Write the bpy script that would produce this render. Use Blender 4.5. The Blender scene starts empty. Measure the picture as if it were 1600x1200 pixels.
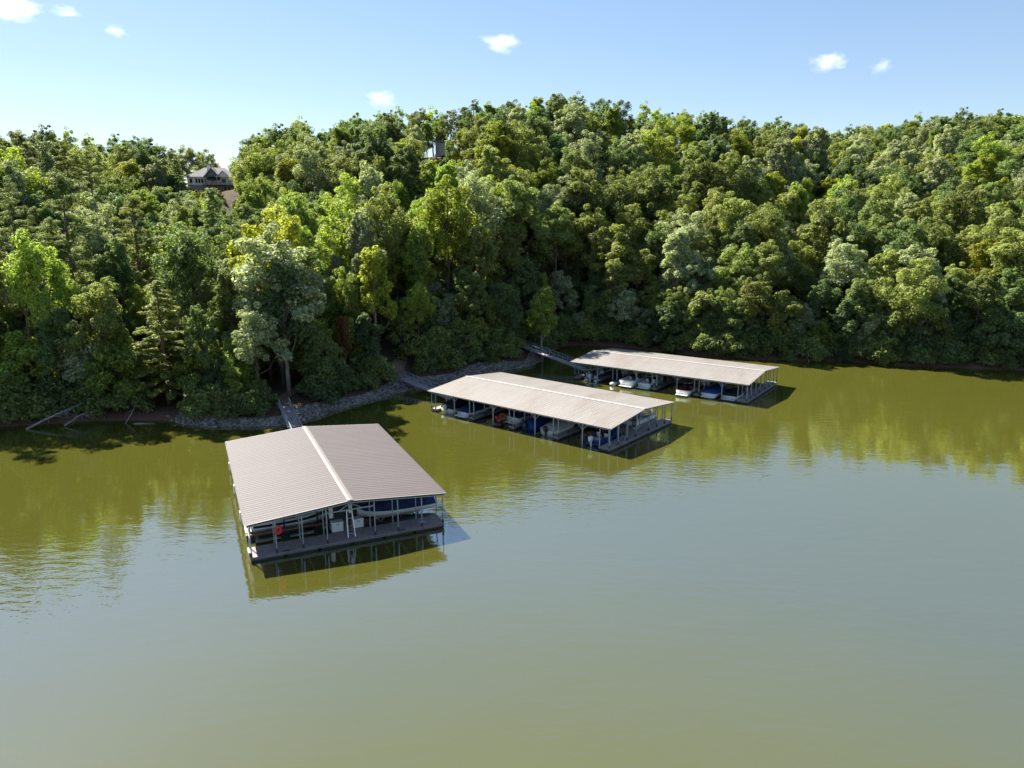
import bpy, math, random
import numpy as np
from mathutils import Vector, Matrix

S = bpy.context.scene
COL = S.collection
R = math.radians
rng = np.random.default_rng(11)
random.seed(11)

# ------------------------------------------------------------------ camera
CAM_H = 26.454
PITCH = R(12.995)
cam = bpy.data.cameras.new('camera')
cam.sensor_fit = 'HORIZONTAL'; cam.sensor_width = 36.0
cam.lens = 36.0 * 1124.3 / 1600.0
cam.clip_start = 0.5; cam.clip_end = 9000
camo = bpy.data.objects.new('camera', cam); COL.objects.link(camo)
camo.location = (0, 0, CAM_H)
camo.rotation_euler = (R(90) - PITCH, 0, 0)
S.camera = camo

# ------------------------------------------------------------------ light
SUN_EL, SUN_AZ = R(44), R(-43)          # azimuth measured from +Y (view direction), negative = left
to_sun = Vector((math.sin(SUN_AZ) * math.cos(SUN_EL), math.cos(SUN_AZ) * math.cos(SUN_EL), math.sin(SUN_EL)))
W = bpy.data.worlds.new('World'); S.world = W; W.use_nodes = True
wn = W.node_tree.nodes; wl = W.node_tree.links
wn.clear()
sky = wn.new('ShaderNodeTexSky'); sky.sky_type = 'NISHITA'; sky.sun_disc = False
sky.sun_elevation = SUN_EL; sky.sun_rotation = SUN_AZ
sky.altitude = 300; sky.air_density = 1.0; sky.dust_density = 0.2; sky.ozone_density = 3.0
bg = wn.new('ShaderNodeBackground'); bg.inputs['Strength'].default_value = 0.076
wo = wn.new('ShaderNodeOutputWorld')
gmm = wn.new('ShaderNodeGamma'); gmm.inputs[1].default_value = .68
hsv_ = wn.new('ShaderNodeHueSaturation'); hsv_.inputs['Saturation'].default_value = 1.2; hsv_.inputs['Hue'].default_value = .505
wl.new(sky.outputs[0], gmm.inputs[0]); wl.new(gmm.outputs[0], hsv_.inputs['Color']); wl.new(hsv_.outputs[0], bg.inputs[0]); wl.new(bg.outputs[0], wo.inputs[0])
sl = bpy.data.lights.new('sun', 'SUN'); sl.energy = 4.4; sl.angle = R(0.53); sl.color = (1.0, 0.95, 0.86)
so = bpy.data.objects.new('sun', sl); COL.objects.link(so)
so.rotation_euler = to_sun.to_track_quat('Z', 'Y').to_euler()
so.location = to_sun * 400
S.view_settings.view_transform = 'Standard'; S.view_settings.look = 'None'
S.view_settings.exposure = 1.88; S.view_settings.gamma = 1.0
S.view_settings.use_curve_mapping = False
cy = S.cycles
cy.max_bounces = 8; cy.diffuse_bounces = 5; cy.glossy_bounces = 3; cy.transmission_bounces = 4
cy.transparent_max_bounces = 6; cy.volume_bounces = 2
cy.use_denoising = True
cy.use_adaptive_sampling = True
cy.adaptive_threshold = 0.02
cy.caustics_reflective = False; cy.caustics_refractive = False


# ------------------------------------------------------------------ helpers
def tag(o, label=None, cat=None, group=None, kind=None):
    if label: o['label'] = label
    if cat: o['category'] = cat
    if group: o['group'] = group
    if kind: o['kind'] = kind
    return o


def empty(name, loc=(0, 0, 0), rz=0.0, scale=1.0):
    o = bpy.data.objects.new(name, None); COL.objects.link(o)
    o.empty_display_size = 0.3
    o.location = loc; o.rotation_euler = (0, 0, rz)
    if scale != 1.0: o.scale = (scale,) * 3
    return o


def link(name, me, parent=None, loc=(0, 0, 0), rot=(0, 0, 0), scale=None):
    o = bpy.data.objects.new(name, me); COL.objects.link(o)
    if parent is not None: o.parent = parent
    o.location = loc; o.rotation_euler = rot
    if scale is not None: o.scale = scale
    return o


def mesh(name, V, F, mat=None, smooth=False):
    me = bpy.data.meshes.new(name)
    me.from_pydata([tuple(map(float, v)) for v in V], [], [tuple(f) for f in F])
    if mat is not None: me.materials.append(mat)
    if smooth: me.polygons.foreach_set('use_smooth', [True] * len(me.polygons))
    me.update()
    return me


def quads_mesh(name, V, mat):
    """V: (n,4,3) array of separate quads."""
    n = V.shape[0]
    me = bpy.data.meshes.new(name)
    me.vertices.add(n * 4); me.vertices.foreach_set('co', V.astype(np.float32).ravel())
    me.loops.add(n * 4); me.loops.foreach_set('vertex_index', np.arange(n * 4, dtype=np.int32))
    me.polygons.add(n)
    me.polygons.foreach_set('loop_start', np.arange(0, n * 4, 4, dtype=np.int32))
    if mat is not None: me.materials.append(mat)
    me.update(calc_edges=True)
    return me


_box = {}
def box_mesh(sx, sy, sz, mat, bev=0.0):
    k = (round(sx, 3), round(sy, 3), round(sz, 3), mat.name, bev)
    if k in _box: return _box[k]
    x, y, z = sx / 2, sy / 2, sz / 2
    if bev <= 0:
        V = [(-x, -y, -z), (x, -y, -z), (x, y, -z), (-x, y, -z), (-x, -y, z), (x, -y, z), (x, y, z), (-x, y, z)]
        F = [(3, 2, 1, 0), (4, 5, 6, 7), (0, 1, 5, 4), (1, 2, 6, 5), (2, 3, 7, 6), (3, 0, 4, 7)]
        me = mesh('box', V, F, mat)
    else:
        import bmesh
        bm = bmesh.new(); bmesh.ops.create_cube(bm, size=1)
        bmesh.ops.scale(bm, vec=(sx, sy, sz), verts=bm.verts)
        bmesh.ops.bevel(bm, geom=bm.edges[:], offset=min(bev, min(sx, sy, sz) * .45), segments=2, affect='EDGES', profile=0.6)
        me = bpy.data.meshes.new('box'); bm.to_mesh(me); bm.free(); me.materials.append(mat)
    _box[k] = me
    return me


def box(name, c, s, mat, parent=None, rot=(0, 0, 0), bev=0.0):
    return link(name, box_mesh(*s, mat, bev), parent, c, rot)


def beam(name, p, q, w, h, mat, parent=None):
    p, q = Vector(p), Vector(q); d = q - p; L = d.length
    o = link(name, box_mesh(w, h, L, mat), parent)
    o.location = (p + q) / 2
    up = 'Y' if abs(d.normalized().y) < .9 else 'X'
    o.rotation_euler = d.to_track_quat('Z', up).to_euler()
    return o


_tube = {}
def tube_geo(path, radii, n=7):
    path = [Vector(p) for p in path]; V = []; F = []
    for i, p in enumerate(path):
        a = path[max(0, i - 1)]; b = path[min(len(path) - 1, i + 1)]
        d = (b - a).normalized()
        u = d.cross(Vector((0, 0, 1)) if abs(d.z) < .95 else Vector((1, 0, 0))).normalized(); v = d.cross(u)
        for k in range(n):
            t = 2 * math.pi * k / n
            V.append(p + (u * math.cos(t) + v * math.sin(t)) * radii[i])
    for i in range(len(path) - 1):
        for k in range(n):
            F.append((i * n + k, i * n + (k + 1) % n, (i + 1) * n + (k + 1) % n, (i + 1) * n + k))
    F.append(tuple(range(n))[::-1]); F.append(tuple((len(path) - 1) * n + k for k in range(n)))
    return V, F


def tube(name, path, r, mat, parent=None, n=7):
    radii = r if hasattr(r, '__len__') else [r] * len(path)
    V, F = tube_geo(path, radii, n)
    return link(name, mesh(name, V, F, mat, True), parent)


def join_geo(parts):
    V = []; F = []
    for v, f in parts:
        o = len(V); V += list(v); F += [tuple(i + o for i in ff) for ff in f]
    return V, F


# ------------------------------------------------------------------ materials
def nodes(m):
    m.use_nodes = True; nt = m.node_tree; nt.nodes.clear(); return nt, nt.nodes, nt.links


def paint(name, col, rough=0.5, var=0.12, scale=3.0, metal=0.0, dirt=None, dirt_amt=0.4, per_object=0.0, stretch=None, spec=0.5):
    m = bpy.data.materials.new(name); nt, N, L = nodes(m)
    out = N.new('ShaderNodeOutputMaterial'); b = N.new('ShaderNodeBsdfPrincipled')
    b.inputs['Roughness'].default_value = rough; b.inputs['Metallic'].default_value = metal
    b.inputs['Specular IOR Level'].default_value = spec
    tc = N.new('ShaderNodeTexCoord'); mp = N.new('ShaderNodeMapping')
    L.new(tc.outputs['Object'], mp.inputs[0])
    if stretch: mp.inputs['Scale'].default_value = stretch
    nz = N.new('ShaderNodeTexNoise'); nz.inputs['Scale'].default_value = scale; nz.inputs['Detail'].default_value = 5
    L.new(mp.outputs[0], nz.inputs['Vector'])
    mr = N.new('ShaderNodeMapRange'); mr.inputs['From Min'].default_value = .3; mr.inputs['From Max'].default_value = .7
    mr.inputs['To Min'].default_value = 1 - var; mr.inputs['To Max'].default_value = 1 + var
    L.new(nz.outputs[0], mr.inputs[0])
    hsv = N.new('ShaderNodeHueSaturation'); hsv.inputs['Color'].default_value = (*col, 1)
    val = mr.outputs[0]
    if per_object:
        oi = N.new('ShaderNodeObjectInfo'); r2 = N.new('ShaderNodeMapRange')
        r2.inputs['To Min'].default_value = 1 - per_object; r2.inputs['To Max'].default_value = 1 + per_object
        L.new(oi.outputs['Random'], r2.inputs[0])
        mu = N.new('ShaderNodeMath'); mu.operation = 'MULTIPLY'; L.new(val, mu.inputs[0]); L.new(r2.outputs[0], mu.inputs[1]); val = mu.outputs[0]
    L.new(val, hsv.inputs['Value'])
    colo = hsv.outputs[0]
    if dirt:
        n2 = N.new('ShaderNodeTexNoise'); n2.inputs['Scale'].default_value = scale * .35; n2.inputs['Detail'].default_value = 8; n2.inputs['Roughness'].default_value = .7
        oi2 = N.new('ShaderNodeObjectInfo'); ad = N.new('ShaderNodeVectorMath'); ad.operation = 'ADD'
        sc = N.new('ShaderNodeVectorMath'); sc.operation = 'SCALE'; sc.inputs['Scale'].default_value = .6
        L.new(oi2.outputs['Location'], sc.inputs[0]); L.new(mp.outputs[0], ad.inputs[0]); L.new(sc.outputs[0], ad.inputs[1])
        L.new(ad.outputs[0], n2.inputs['Vector'])
        r3 = N.new('ShaderNodeMapRange'); r3.inputs['From Min'].default_value = .48; r3.inputs['From Max'].default_value = .72; r3.inputs['To Max'].default_value = dirt_amt
        L.new(n2.outputs[0], r3.inputs[0])
        mx = N.new('ShaderNodeMix'); mx.data_type = 'RGBA'; mx.inputs['B'].default_value = (*dirt, 1)
        L.new(r3.outputs[0], mx.inputs['Factor']); L.new(colo, mx.inputs['A']); colo = mx.outputs['Result']
    L.new(colo, b.inputs['Base Color']); L.new(b.outputs[0], out.inputs[0])
    return m


def leaf(name, col, yellow=(.24, .24, .05), ymix=0.35, trans=0.5, vmin=0.5, vmax=1.6):
    m = bpy.data.materials.new(name); nt, N, L = nodes(m)
    out = N.new('ShaderNodeOutputMaterial')
    oi = N.new('ShaderNodeObjectInfo'); geo = N.new('ShaderNodeNewGeometry')
    # per tree shift towards yellow green
    mr = N.new('ShaderNodeMapRange'); mr.inputs['To Min'].default_value = 0; mr.inputs['To Max'].default_value = ymix
    pw = N.new('ShaderNodeMath'); pw.operation = 'POWER'; pw.inputs[1].default_value = 2.0
    L.new(oi.outputs['Random'], pw.inputs[0]); L.new(pw.outputs[0], mr.inputs[0])
    mx = N.new('ShaderNodeMix'); mx.data_type = 'RGBA'; mx.inputs['A'].default_value = (*col, 1); mx.inputs['B'].default_value = (*yellow, 1)
    L.new(mr.outputs[0], mx.inputs['Factor'])
    # second per tree random for value
    m2 = N.new('ShaderNodeMath'); m2.operation = 'MULTIPLY'; m2.inputs[1].default_value = 17.31
    fr = N.new('ShaderNodeMath'); fr.operation = 'FRACT'
    L.new(oi.outputs['Random'], m2.inputs[0]); L.new(m2.outputs[0], fr.inputs[0])
    rv = N.new('ShaderNodeMapRange'); rv.inputs['To Min'].default_value = .72; rv.inputs['To Max'].default_value = 1.3
    L.new(fr.outputs[0], rv.inputs[0])
    ri = N.new('ShaderNodeMapRange'); ri.inputs['To Min'].default_value = vmin; ri.inputs['To Max'].default_value = vmax
    L.new(geo.outputs['Random Per Island'], ri.inputs[0])
    mu = N.new('ShaderNodeMath'); mu.operation = 'MULTIPLY'; L.new(rv.outputs[0], mu.inputs[0]); L.new(ri.outputs[0], mu.inputs[1])
    hs = N.new('ShaderNodeHueSaturation'); L.new(mx.outputs['Result'], hs.inputs['Color']); L.new(mu.outputs[0], hs.inputs['Value'])
    hr = N.new('ShaderNodeMapRange'); hr.inputs['To Min'].default_value = .485; hr.inputs['To Max'].default_value = .515
    L.new(geo.outputs['Random Per Island'], hr.inputs[0]); L.new(hr.outputs[0], hs.inputs['Hue'])
    d = N.new('ShaderNodeBsdfPrincipled'); d.inputs['Roughness'].default_value = .6; d.inputs['Specular IOR Level'].default_value = .3
    L.new(hs.outputs[0], d.inputs['Base Color'])
    t = N.new('ShaderNodeBsdfTranslucent')
    tcx = N.new('ShaderNodeMix'); tcx.data_type = 'RGBA'; tcx.blend_type = 'MULTIPLY'; tcx.inputs['Factor'].default_value = 1
    tcx.inputs['B'].default_value = (1.2, 1.3, .65, 1)
    L.new(hs.outputs[0], tcx.inputs['A']); L.new(tcx.outputs['Result'], t.inputs[0])
    ms = N.new('ShaderNodeMixShader'); ms.inputs[0].default_value = trans
    L.new(d.outputs[0], ms.inputs[1]); L.new(t.outputs[0], ms.inputs[2]); L.new(ms.outputs[0], out.inputs[0])
    return m


M = {}
M['roof_new'] = paint('roof_taupe', (.095, .081, .080), .6, .05, .6, 0.0, per_object=.03, spec=.25, stretch=(.25, 1.2, 1))
M['roof_old'] = paint('roof_weathered', (.215, .197, .178), .55, .06, 1.3, 0.0, dirt=(.15, .105, .075), dirt_amt=.65, per_object=.05, stretch=(.28, 1.3, 1))
M['trim'] = paint('roof_trim', (.155, .136, .125), .6, .06, 2)
M['trim_old'] = paint('roof_trim_white', (.34, .315, .285), .6, .06, 2)
M['steel'] = paint('galvanised_steel', (.42, .45, .47), .42, .12, 5, 0.55)
M['steel_pale'] = paint('painted_steel_pale_blue', (.27, .33, .36), .45, .1, 5, .2)
M['sleeve'] = paint('black_sleeve', (.02, .02, .022), .5, .1, 4)
M['float'] = paint('black_float', (.018, .018, .02), .6, .2, 4)
M['deck_brown'] = paint('deck_brown', (.29, .22, .21), .8, .22, 2.2, dirt=(.15, .11, .10), dirt_amt=.5)
M['deck_grey'] = paint('deck_grey', (.34, .28, .27), .8, .16, 2.2, dirt=(.2, .16, .15), dirt_amt=.4)
M['fascia'] = paint('dock_fascia', (.17, .155, .15), .7, .2, 3, dirt=(.05, .045, .04), dirt_amt=.6)
M['catwalk'] = paint('catwalk_redbrown', (.20, .105, .06), .75, .2, 4)
M['white'] = paint('gelcoat_white', (.74, .75, .75), .22, .03, 3, spec=.6)
M['offwhite'] = paint('plastic_offwhite', (.66, .66, .62), .45, .06, 3)
M['vinyl'] = paint('vinyl_seat', (.55, .52, .47), .5, .1, 3)
M['navy'] = paint('canvas_navy', (.012, .024, .085), .75, .25, 2.5, spec=.25)
M['blue'] = paint('canvas_blue', (.014, .045, .19), .7, .2, 3, spec=.25)
M['blue_hull'] = paint('gelcoat_blue', (.016, .05, .20), .25, .05, 3)
M['black_cover'] = paint('canvas_black', (.011, .013, .018), .75, .25, 3, spec=.25)
M['grey_cover'] = paint('canvas_grey', (.33, .32, .30), .8, .12, 3, spec=.2)
M['tan'] = paint('canvas_tan', (.50, .42, .30), .8, .12, 3, spec=.2)
M['maroon'] = paint('gelcoat_maroon', (.14, .02, .035), .3, .08, 3)
M['teal'] = paint('gelcoat_teal', (.02, .16, .18), .3, .08, 3)
M['red'] = paint('red_vinyl', (.55, .03, .03), .45, .1, 4)
M['orange'] = paint('orange_vinyl', (.50, .17, .10), .5, .1, 4)
M['black'] = paint('black_plastic', (.015, .015, .017), .35, .1, 4)
M['alu'] = paint('brushed_aluminium', (.55, .56, .57), .35, .08, 6, .7)
M['glass'] = paint('dark_glass', (.02, .028, .035), .06, .05, 3, spec=.8)
M['wall'] = paint('house_siding_white', (.82, .80, .76), .6, .05, 1.5)
M['shingle'] = paint('shingle_grey', (.135, .12, .125), .8, .2, 2.5)
M['gable_grey'] = paint('shake_grey', (.17, .155, .14), .8, .15, 4)
M['rail_brown'] = paint('stained_rail', (.14, .055, .04), .7, .15, 3)
M['awning'] = paint('awning_dark_teal', (.015, .045, .06), .7, .1, 3)
M['stone_wall'] = paint('foundation_tan', (.38, .31, .26), .8, .15, 2)
M['panel_grey'] = paint('metal_panel_grey', (.36, .34, .33), .5, .06, 2)
M['bark'] = paint('bark', (.085, .065, .05), .9, .35, 3, stretch=(1, 1, .25))
M['bark_pale'] = paint('bark_pale', (.24, .20, .16), .9, .3, 3, stretch=(1, 1, .25))
M['pine_bark'] = paint('bark_pine', (.15, .10, .075), .9, .35, 3, stretch=(1, 1, .25))
M['deadwood'] = paint('deadwood_grey', (.27, .235, .20), .85, .25, 3)
M['stone'] = paint('riprap_stone', (.30, .275, .26), .85, .3, 1.2)

M['oak'] = leaf('leaf_oak', (0.185, 0.226, 0.078))
M['olive'] = leaf('leaf_olive', (0.233, 0.257, 0.084), ymix=.45)
M['poplar'] = leaf('leaf_poplar', (0.249, 0.316, 0.066), (.27, .26, .04), .5, .5)
M['bright'] = leaf('leaf_bright', (0.25, 0.28, 0.04), (.36, .32, .04), .5, .5)
M['silver'] = leaf('leaf_silver', (0.309, 0.338, 0.197), (.28, .29, .14), .4, .4)
M['deep'] = leaf('leaf_deep', (0.13, 0.183, 0.076), ymix=.2)
M['pine'] = leaf('needles_pine', (0.167, 0.208, 0.073), (.22, .22, .05), .45, .42)
M['cedar'] = leaf('needles_cedar', (0.245, 0.269, 0.07), (.24, .23, .05), .4, .45)
M['rust'] = leaf('leaf_rust', (.17, .085, .03), (.20, .12, .03), .5, .35)


def terrain_mat():
    m = bpy.data.materials.new('forest_floor'); nt, N, L = nodes(m)
    out = N.new('ShaderNodeOutputMaterial'); b = N.new('ShaderNodeBsdfPrincipled'); b.inputs['Roughness'].default_value = .95
    b.inputs['Specular IOR Level'].default_value = .1
    tc = N.new('ShaderNodeTexCoord')
    n1 = N.new('ShaderNodeTexNoise'); n1.inputs['Scale'].default_value = .35; n1.inputs['Detail'].default_value = 9; n1.inputs['Roughness'].default_value = .7
    L.new(tc.outputs['Object'], n1.inputs['Vector'])
    cr = N.new('ShaderNodeValToRGB'); e = cr.color_ramp.elements
    e[0].position = .3; e[0].color = (.035, .038, .018, 1); e[1].position = .72; e[1].color = (.13, .085, .055, 1)
    k = e.new(.5); k.color = (.075, .055, .035, 1)
    L.new(n1.outputs[0], cr.inputs[0])
    sx = N.new('ShaderNodeSeparateXYZ'); L.new(tc.outputs['Object'], sx.inputs[0])
    mr = N.new('ShaderNodeMapRange'); mr.inputs['From Min'].default_value = 2.2; mr.inputs['From Max'].default_value = .2
    L.new(sx.outputs['Z'], mr.inputs[0])
    mx = N.new('ShaderNodeMix'); mx.data_type = 'RGBA'; mx.inputs['B'].default_value = (.15, .085, .06, 1)
    L.new(mr.outputs[0], mx.inputs['Factor']); L.new(cr.outputs[0], mx.inputs['A'])
    L.new(mx.outputs['Result'], b.inputs['Base Color'])
    n2 = N.new('ShaderNodeTexNoise'); n2.inputs['Scale'].default_value = 2.5; n2.inputs['Detail'].default_value = 6
    L.new(tc.outputs['Object'], n2.inputs['Vector'])
    bp = N.new('ShaderNodeBump'); bp.inputs['Strength'].default_value = .8; bp.inputs['Distance'].default_value = .3
    L.new(n2.outputs[0], bp.inputs['Height']); L.new(bp.outputs[0], b.inputs['Normal'])
    L.new(b.outputs[0], out.inputs[0])
    return m


def water_mat():
    m = bpy.data.materials.new('green_lake_water'); nt, N, L = nodes(m)
    out = N.new('ShaderNodeOutputMaterial')
    tc = N.new('ShaderNodeTexCoord')
    # ripples: fine wind ripple + broader swell, stronger in drifting patches
    mp = N.new('ShaderNodeMapping'); mp.inputs['Scale'].default_value = (.55, 1.25, 1); mp.inputs['Rotation'].default_value = (0, 0, R(14))
    L.new(tc.outputs['Object'], mp.inputs[0])
    a = N.new('ShaderNodeTexNoise'); a.inputs['Scale'].default_value = .9; a.inputs['Detail'].default_value = 3; a.inputs['Roughness'].default_value = .55
    L.new(mp.outputs[0], a.inputs['Vector'])
    b2 = N.new('ShaderNodeTexNoise'); b2.inputs['Scale'].default_value = .16; b2.inputs['Detail'].default_value = 2
    L.new(mp.outputs[0], b2.inputs['Vector'])
    pch = N.new('ShaderNodeTexNoise'); pch.inputs['Scale'].default_value = .022; pch.inputs['Detail'].default_value = 3
    L.new(tc.outputs['Object'], pch.inputs['Vector'])
    pr = N.new('ShaderNodeMapRange'); pr.inputs['From Min'].default_value = .35; pr.inputs['From Max'].default_value = .7
    pr.inputs['To Min'].default_value = .5; pr.inputs['To Max'].default_value = 2.2
    L.new(pch.outputs[0], pr.inputs[0])
    am = N.new('ShaderNodeMath'); am.operation = 'MULTIPLY'; L.new(a.outputs[0], am.inputs[0]); L.new(pr.outputs[0], am.inputs[1])
    bs = N.new('ShaderNodeMath'); bs.operation = 'MULTIPLY_ADD'; bs.inputs[1].default_value = 1.6
    L.new(b2.outputs[0], bs.inputs[0]); L.new(am.outputs[0], bs.inputs[2])
    # a small wake spreading at the left of the near dock
    mw = N.new('ShaderNodeMapping'); mw.inputs['Location'].default_value = (40 / 17, -49.5 / 9.5, 0); mw.inputs['Scale'].default_value = (1 / 17, 1 / 9.5, 1)
    L.new(tc.outputs['Object'], mw.inputs[0])
    gs = N.new('ShaderNodeTexGradient'); gs.gradient_type = 'SPHERICAL'; L.new(mw.outputs[0], gs.inputs[0])
    wm = N.new('ShaderNodeMath'); wm.operation = 'MULTIPLY'; L.new(a.outputs[0], wm.inputs[0]); L.new(gs.outputs['Fac'], wm.inputs[1])
    ws = N.new('ShaderNodeMath'); ws.operation = 'MULTIPLY_ADD'; ws.inputs[1].default_value = 4.5; L.new(wm.outputs[0], ws.inputs[0]); L.new(bs.outputs[0], ws.inputs[2]); bs = ws
    fn = N.new('ShaderNodeTexNoise'); fn.inputs['Scale'].default_value = 3.4; fn.inputs['Detail'].default_value = 2; L.new(mp.outputs[0], fn.inputs['Vector'])
    fm = N.new('ShaderNodeMath'); fm.operation = 'MULTIPLY'; L.new(fn.outputs[0], fm.inputs[0]); L.new(pr.outputs[0], fm.inputs[1])
    fa = N.new('ShaderNodeMath'); fa.operation = 'MULTIPLY_ADD'; fa.inputs[1].default_value = .22; L.new(fm.outputs[0], fa.inputs[0]); L.new(bs.outputs[0], fa.inputs[2]); bs = fa
    bp = N.new('ShaderNodeBump'); bp.inputs['Strength'].default_value = 1.0; bp.inputs['Distance'].default_value = .017
    L.new(bs.outputs[0], bp.inputs['Height'])
    # suspended algae: body colour with faint drifting variation
    n = N.new('ShaderNodeTexNoise'); n.inputs['Scale'].default_value = .03; n.inputs['Detail'].default_value = 5
    L.new(tc.outputs['Object'], n.inputs['Vector'])
    cr = N.new('ShaderNodeValToRGB'); e = cr.color_ramp.elements
    e[0].position = .3; e[0].color = (.079, .080, .012, 1); e[1].position = .7; e[1].color = (.089, .088, .0145, 1)
    L.new(n.outputs[0], cr.inputs[0])
    d = N.new('ShaderNodeBsdfDiffuse'); L.new(cr.outputs[0], d.inputs[0])
    g = N.new('ShaderNodeBsdfGlossy'); g.inputs['Roughness'].default_value = .035; L.new(bp.outputs[0], g.inputs['Normal'])
    lw = N.new('ShaderNodeLayerWeight'); lw.inputs['Blend'].default_value = .5; L.new(bp.outputs[0], lw.inputs['Normal'])
    f = N.new('ShaderNodeMapRange'); f.inputs['From Min'].default_value = .28; f.inputs['From Max'].default_value = .56
    f.inputs['To Min'].default_value = .16; f.inputs['To Max'].default_value = .52
    L.new(lw.outputs['Facing'], f.inputs[0])
    mx = N.new('ShaderNodeMixShader'); L.new(f.outputs[0], mx.inputs[0]); L.new(d.outputs[0], mx.inputs[1]); L.new(g.outputs[0], mx.inputs[2])
    L.new(mx.outputs[0], out.inputs[0])
    return m


# ------------------------------------------------------------------ terrain
SH = np.array([(-400, 80), (-250, 84), (-140, 80), (-90, 86), (-66.5, 89.8), (-62.3, 91), (-57.9, 92.2), (-51.6, 93.1), (-45.4, 92.8),
               (-42.9, 90.9), (-39.2, 90), (-33.4, 90.3), (-29.7, 90.9), (-26.4, 95.2), (-22.5, 102.2), (-16.2, 110.7), (-10.7, 117.1),
               (-4.5, 122.6), (3.5, 129.8), (5.5, 134.7), (7, 141.3), (9.3, 147), (10.8, 150.1), (13.7, 151.6), (21.7, 150), (31.2, 144),
               (37.7, 139), (43.2, 136.4), (54.8, 134.4), (60.9, 134.3), (70.8, 130), (81.1, 127.6), (91.1, 125.3), (130, 112), (200, 100), (400, 90)], float)
SH_PX = 800 + 1095 * SH[:, 0] / SH[:, 1]
#            px    ytop  dist  power
RIDGE = np.array([(-600, 205, 190, 1.3), (0, 208, 190, 1.3), (70, 206, 205, 1.3), (150, 214, 255, 1.5), (230, 218, 268, 1.6), (300, 236, 272, 1.7),
                  (350, 246, 275, 1.7), (400, 210, 255, 1.5), (470, 194, 240, 1.3), (560, 184, 232, 1.15), (700, 172, 228, 1.0), (850, 152, 240, .95),
                  (940, 157, 245, .95), (1000, 172, 250, .95), (1120, 172, 265, .95), (1200, 192, 290, .95), (1290, 204, 330, 1.0), (1400, 192, 350, 1.0),
                  (1500, 182, 360, 1.0), (1600, 177, 370, 1.0), (2400, 170, 370, 1.0)], float)
RIDGE[:, 0] = 800 + (RIDGE[:, 0] - 800) * .9375
TREE_TOP = 15.0
FPX = 1124.3


def slope_of(yp):
    """rise per metre of depth of the sight line through picture row yp"""
    v = np.asarray(yp, float) - 600
    return -(FPX * math.sin(PITCH) + v * math.cos(PITCH)) / (FPX * math.cos(PITCH) - v * math.sin(PITCH))


def row_of(z, d):
    z = np.asarray(z, float) - CAM_H
    return 600 - FPX * (d * math.sin(PITCH) + z * math.cos(PITCH)) / (d * math.cos(PITCH) - z * math.sin(PITCH))


def px_at(x, y, z):
    return 800 + FPX * np.asarray(x) / (y * math.cos(PITCH) - (z - CAM_H) * math.sin(PITCH))


def x_at(px, d, z):
    return (px - 800) / FPX * (d * math.cos(PITCH) - (z - CAM_H) * math.sin(PITCH))


def shore_dist(x, y):
    """signed distance to the shoreline, positive on land"""
    x = np.asarray(x, float); y = np.asarray(y, float)
    best = np.full(x.shape, 1e9)
    for (ax, ay), (bx, by) in zip(SH[:-1], SH[1:]):
        dx, dy = bx - ax, by - ay
        t = np.clip(((x - ax) * dx + (y - ay) * dy) / (dx * dx + dy * dy), 0, 1)
        best = np.minimum(best, np.hypot(x - ax - t * dx, y - ay - t * dy))
    return np.where(y > np.interp(x, SH[:, 0], SH[:, 1]), best, -best)


def ground(x, y):
    x = np.asarray(x, float); y = np.asarray(y, float)
    s = shore_dist(x, y)
    px = np.clip(800 + 1095 * x / np.maximum(y, 20), -600, 2400)
    d0 = np.interp(px, SH_PX, SH[:, 1])
    yt = np.interp(px, RIDGE[:, 0], RIDGE[:, 1]); dr = np.interp(px, RIDGE[:, 0], RIDGE[:, 2]); pw = np.interp(px, RIDGE[:, 0], RIDGE[:, 3])
    zr = CAM_H + slope_of(yt) * dr - TREE_TOP
    t = (y - d0) / (dr - d0)
    up = np.clip(t, 0, 1) ** pw
    over = np.clip(t - 1, 0, 3)
    g = up * (1 - .35 * (1 - np.exp(-over * 1.2)))
    lump = 1.1 * np.sin(x * .11 + 1.3) * np.cos(y * .093) + .6 * np.sin(x * .27 - y * .19)
    land = 1.1 * (1 - np.exp(-np.maximum(s, 0) / 1.3)) + zr * g * np.clip(s / 6, 0, 1) + lump * np.clip((s - 3) / 20, 0, 1)
    return np.where(s > 0, land, np.maximum(s * .45, -4))


def gz(x, y): return float(ground(np.array([x]), np.array([y]))[0])


M['ground'] = terrain_mat(); M['water'] = water_mat()
xs = np.unique(np.concatenate([np.linspace(-700, -95, 40), np.linspace(-95, 130, 200), np.linspace(130, 700, 40)]))
ys = np.unique(np.concatenate([np.linspace(60, 165, 130), np.linspace(165, 400, 90), np.linspace(400, 1200, 30)]))
X, Y = np.meshgrid(xs, ys); Z = ground(X, Y)
nx, ny = len(xs), len(ys)
idx = np.arange(nx * ny).reshape(ny, nx)
F = np.stack([idx[:-1, :-1], idx[:-1, 1:], idx[1:, 1:], idx[1:, :-1]], -1).reshape(-1, 4)
hill = link('hillside_terrain', mesh('hillside_terrain', np.stack([X, Y, Z], -1).reshape(-1, 3), F.tolist(), M['ground'], True))
tag(hill, kind='structure')
wat = link('lake_water', mesh('lake_water', [(-3000, -1500, 0), (3000, -1500, 0), (3000, 160, 0), (-3000, 160, 0)], [(0, 1, 2, 3)], M['water']))
tag(wat, kind='structure')


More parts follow.
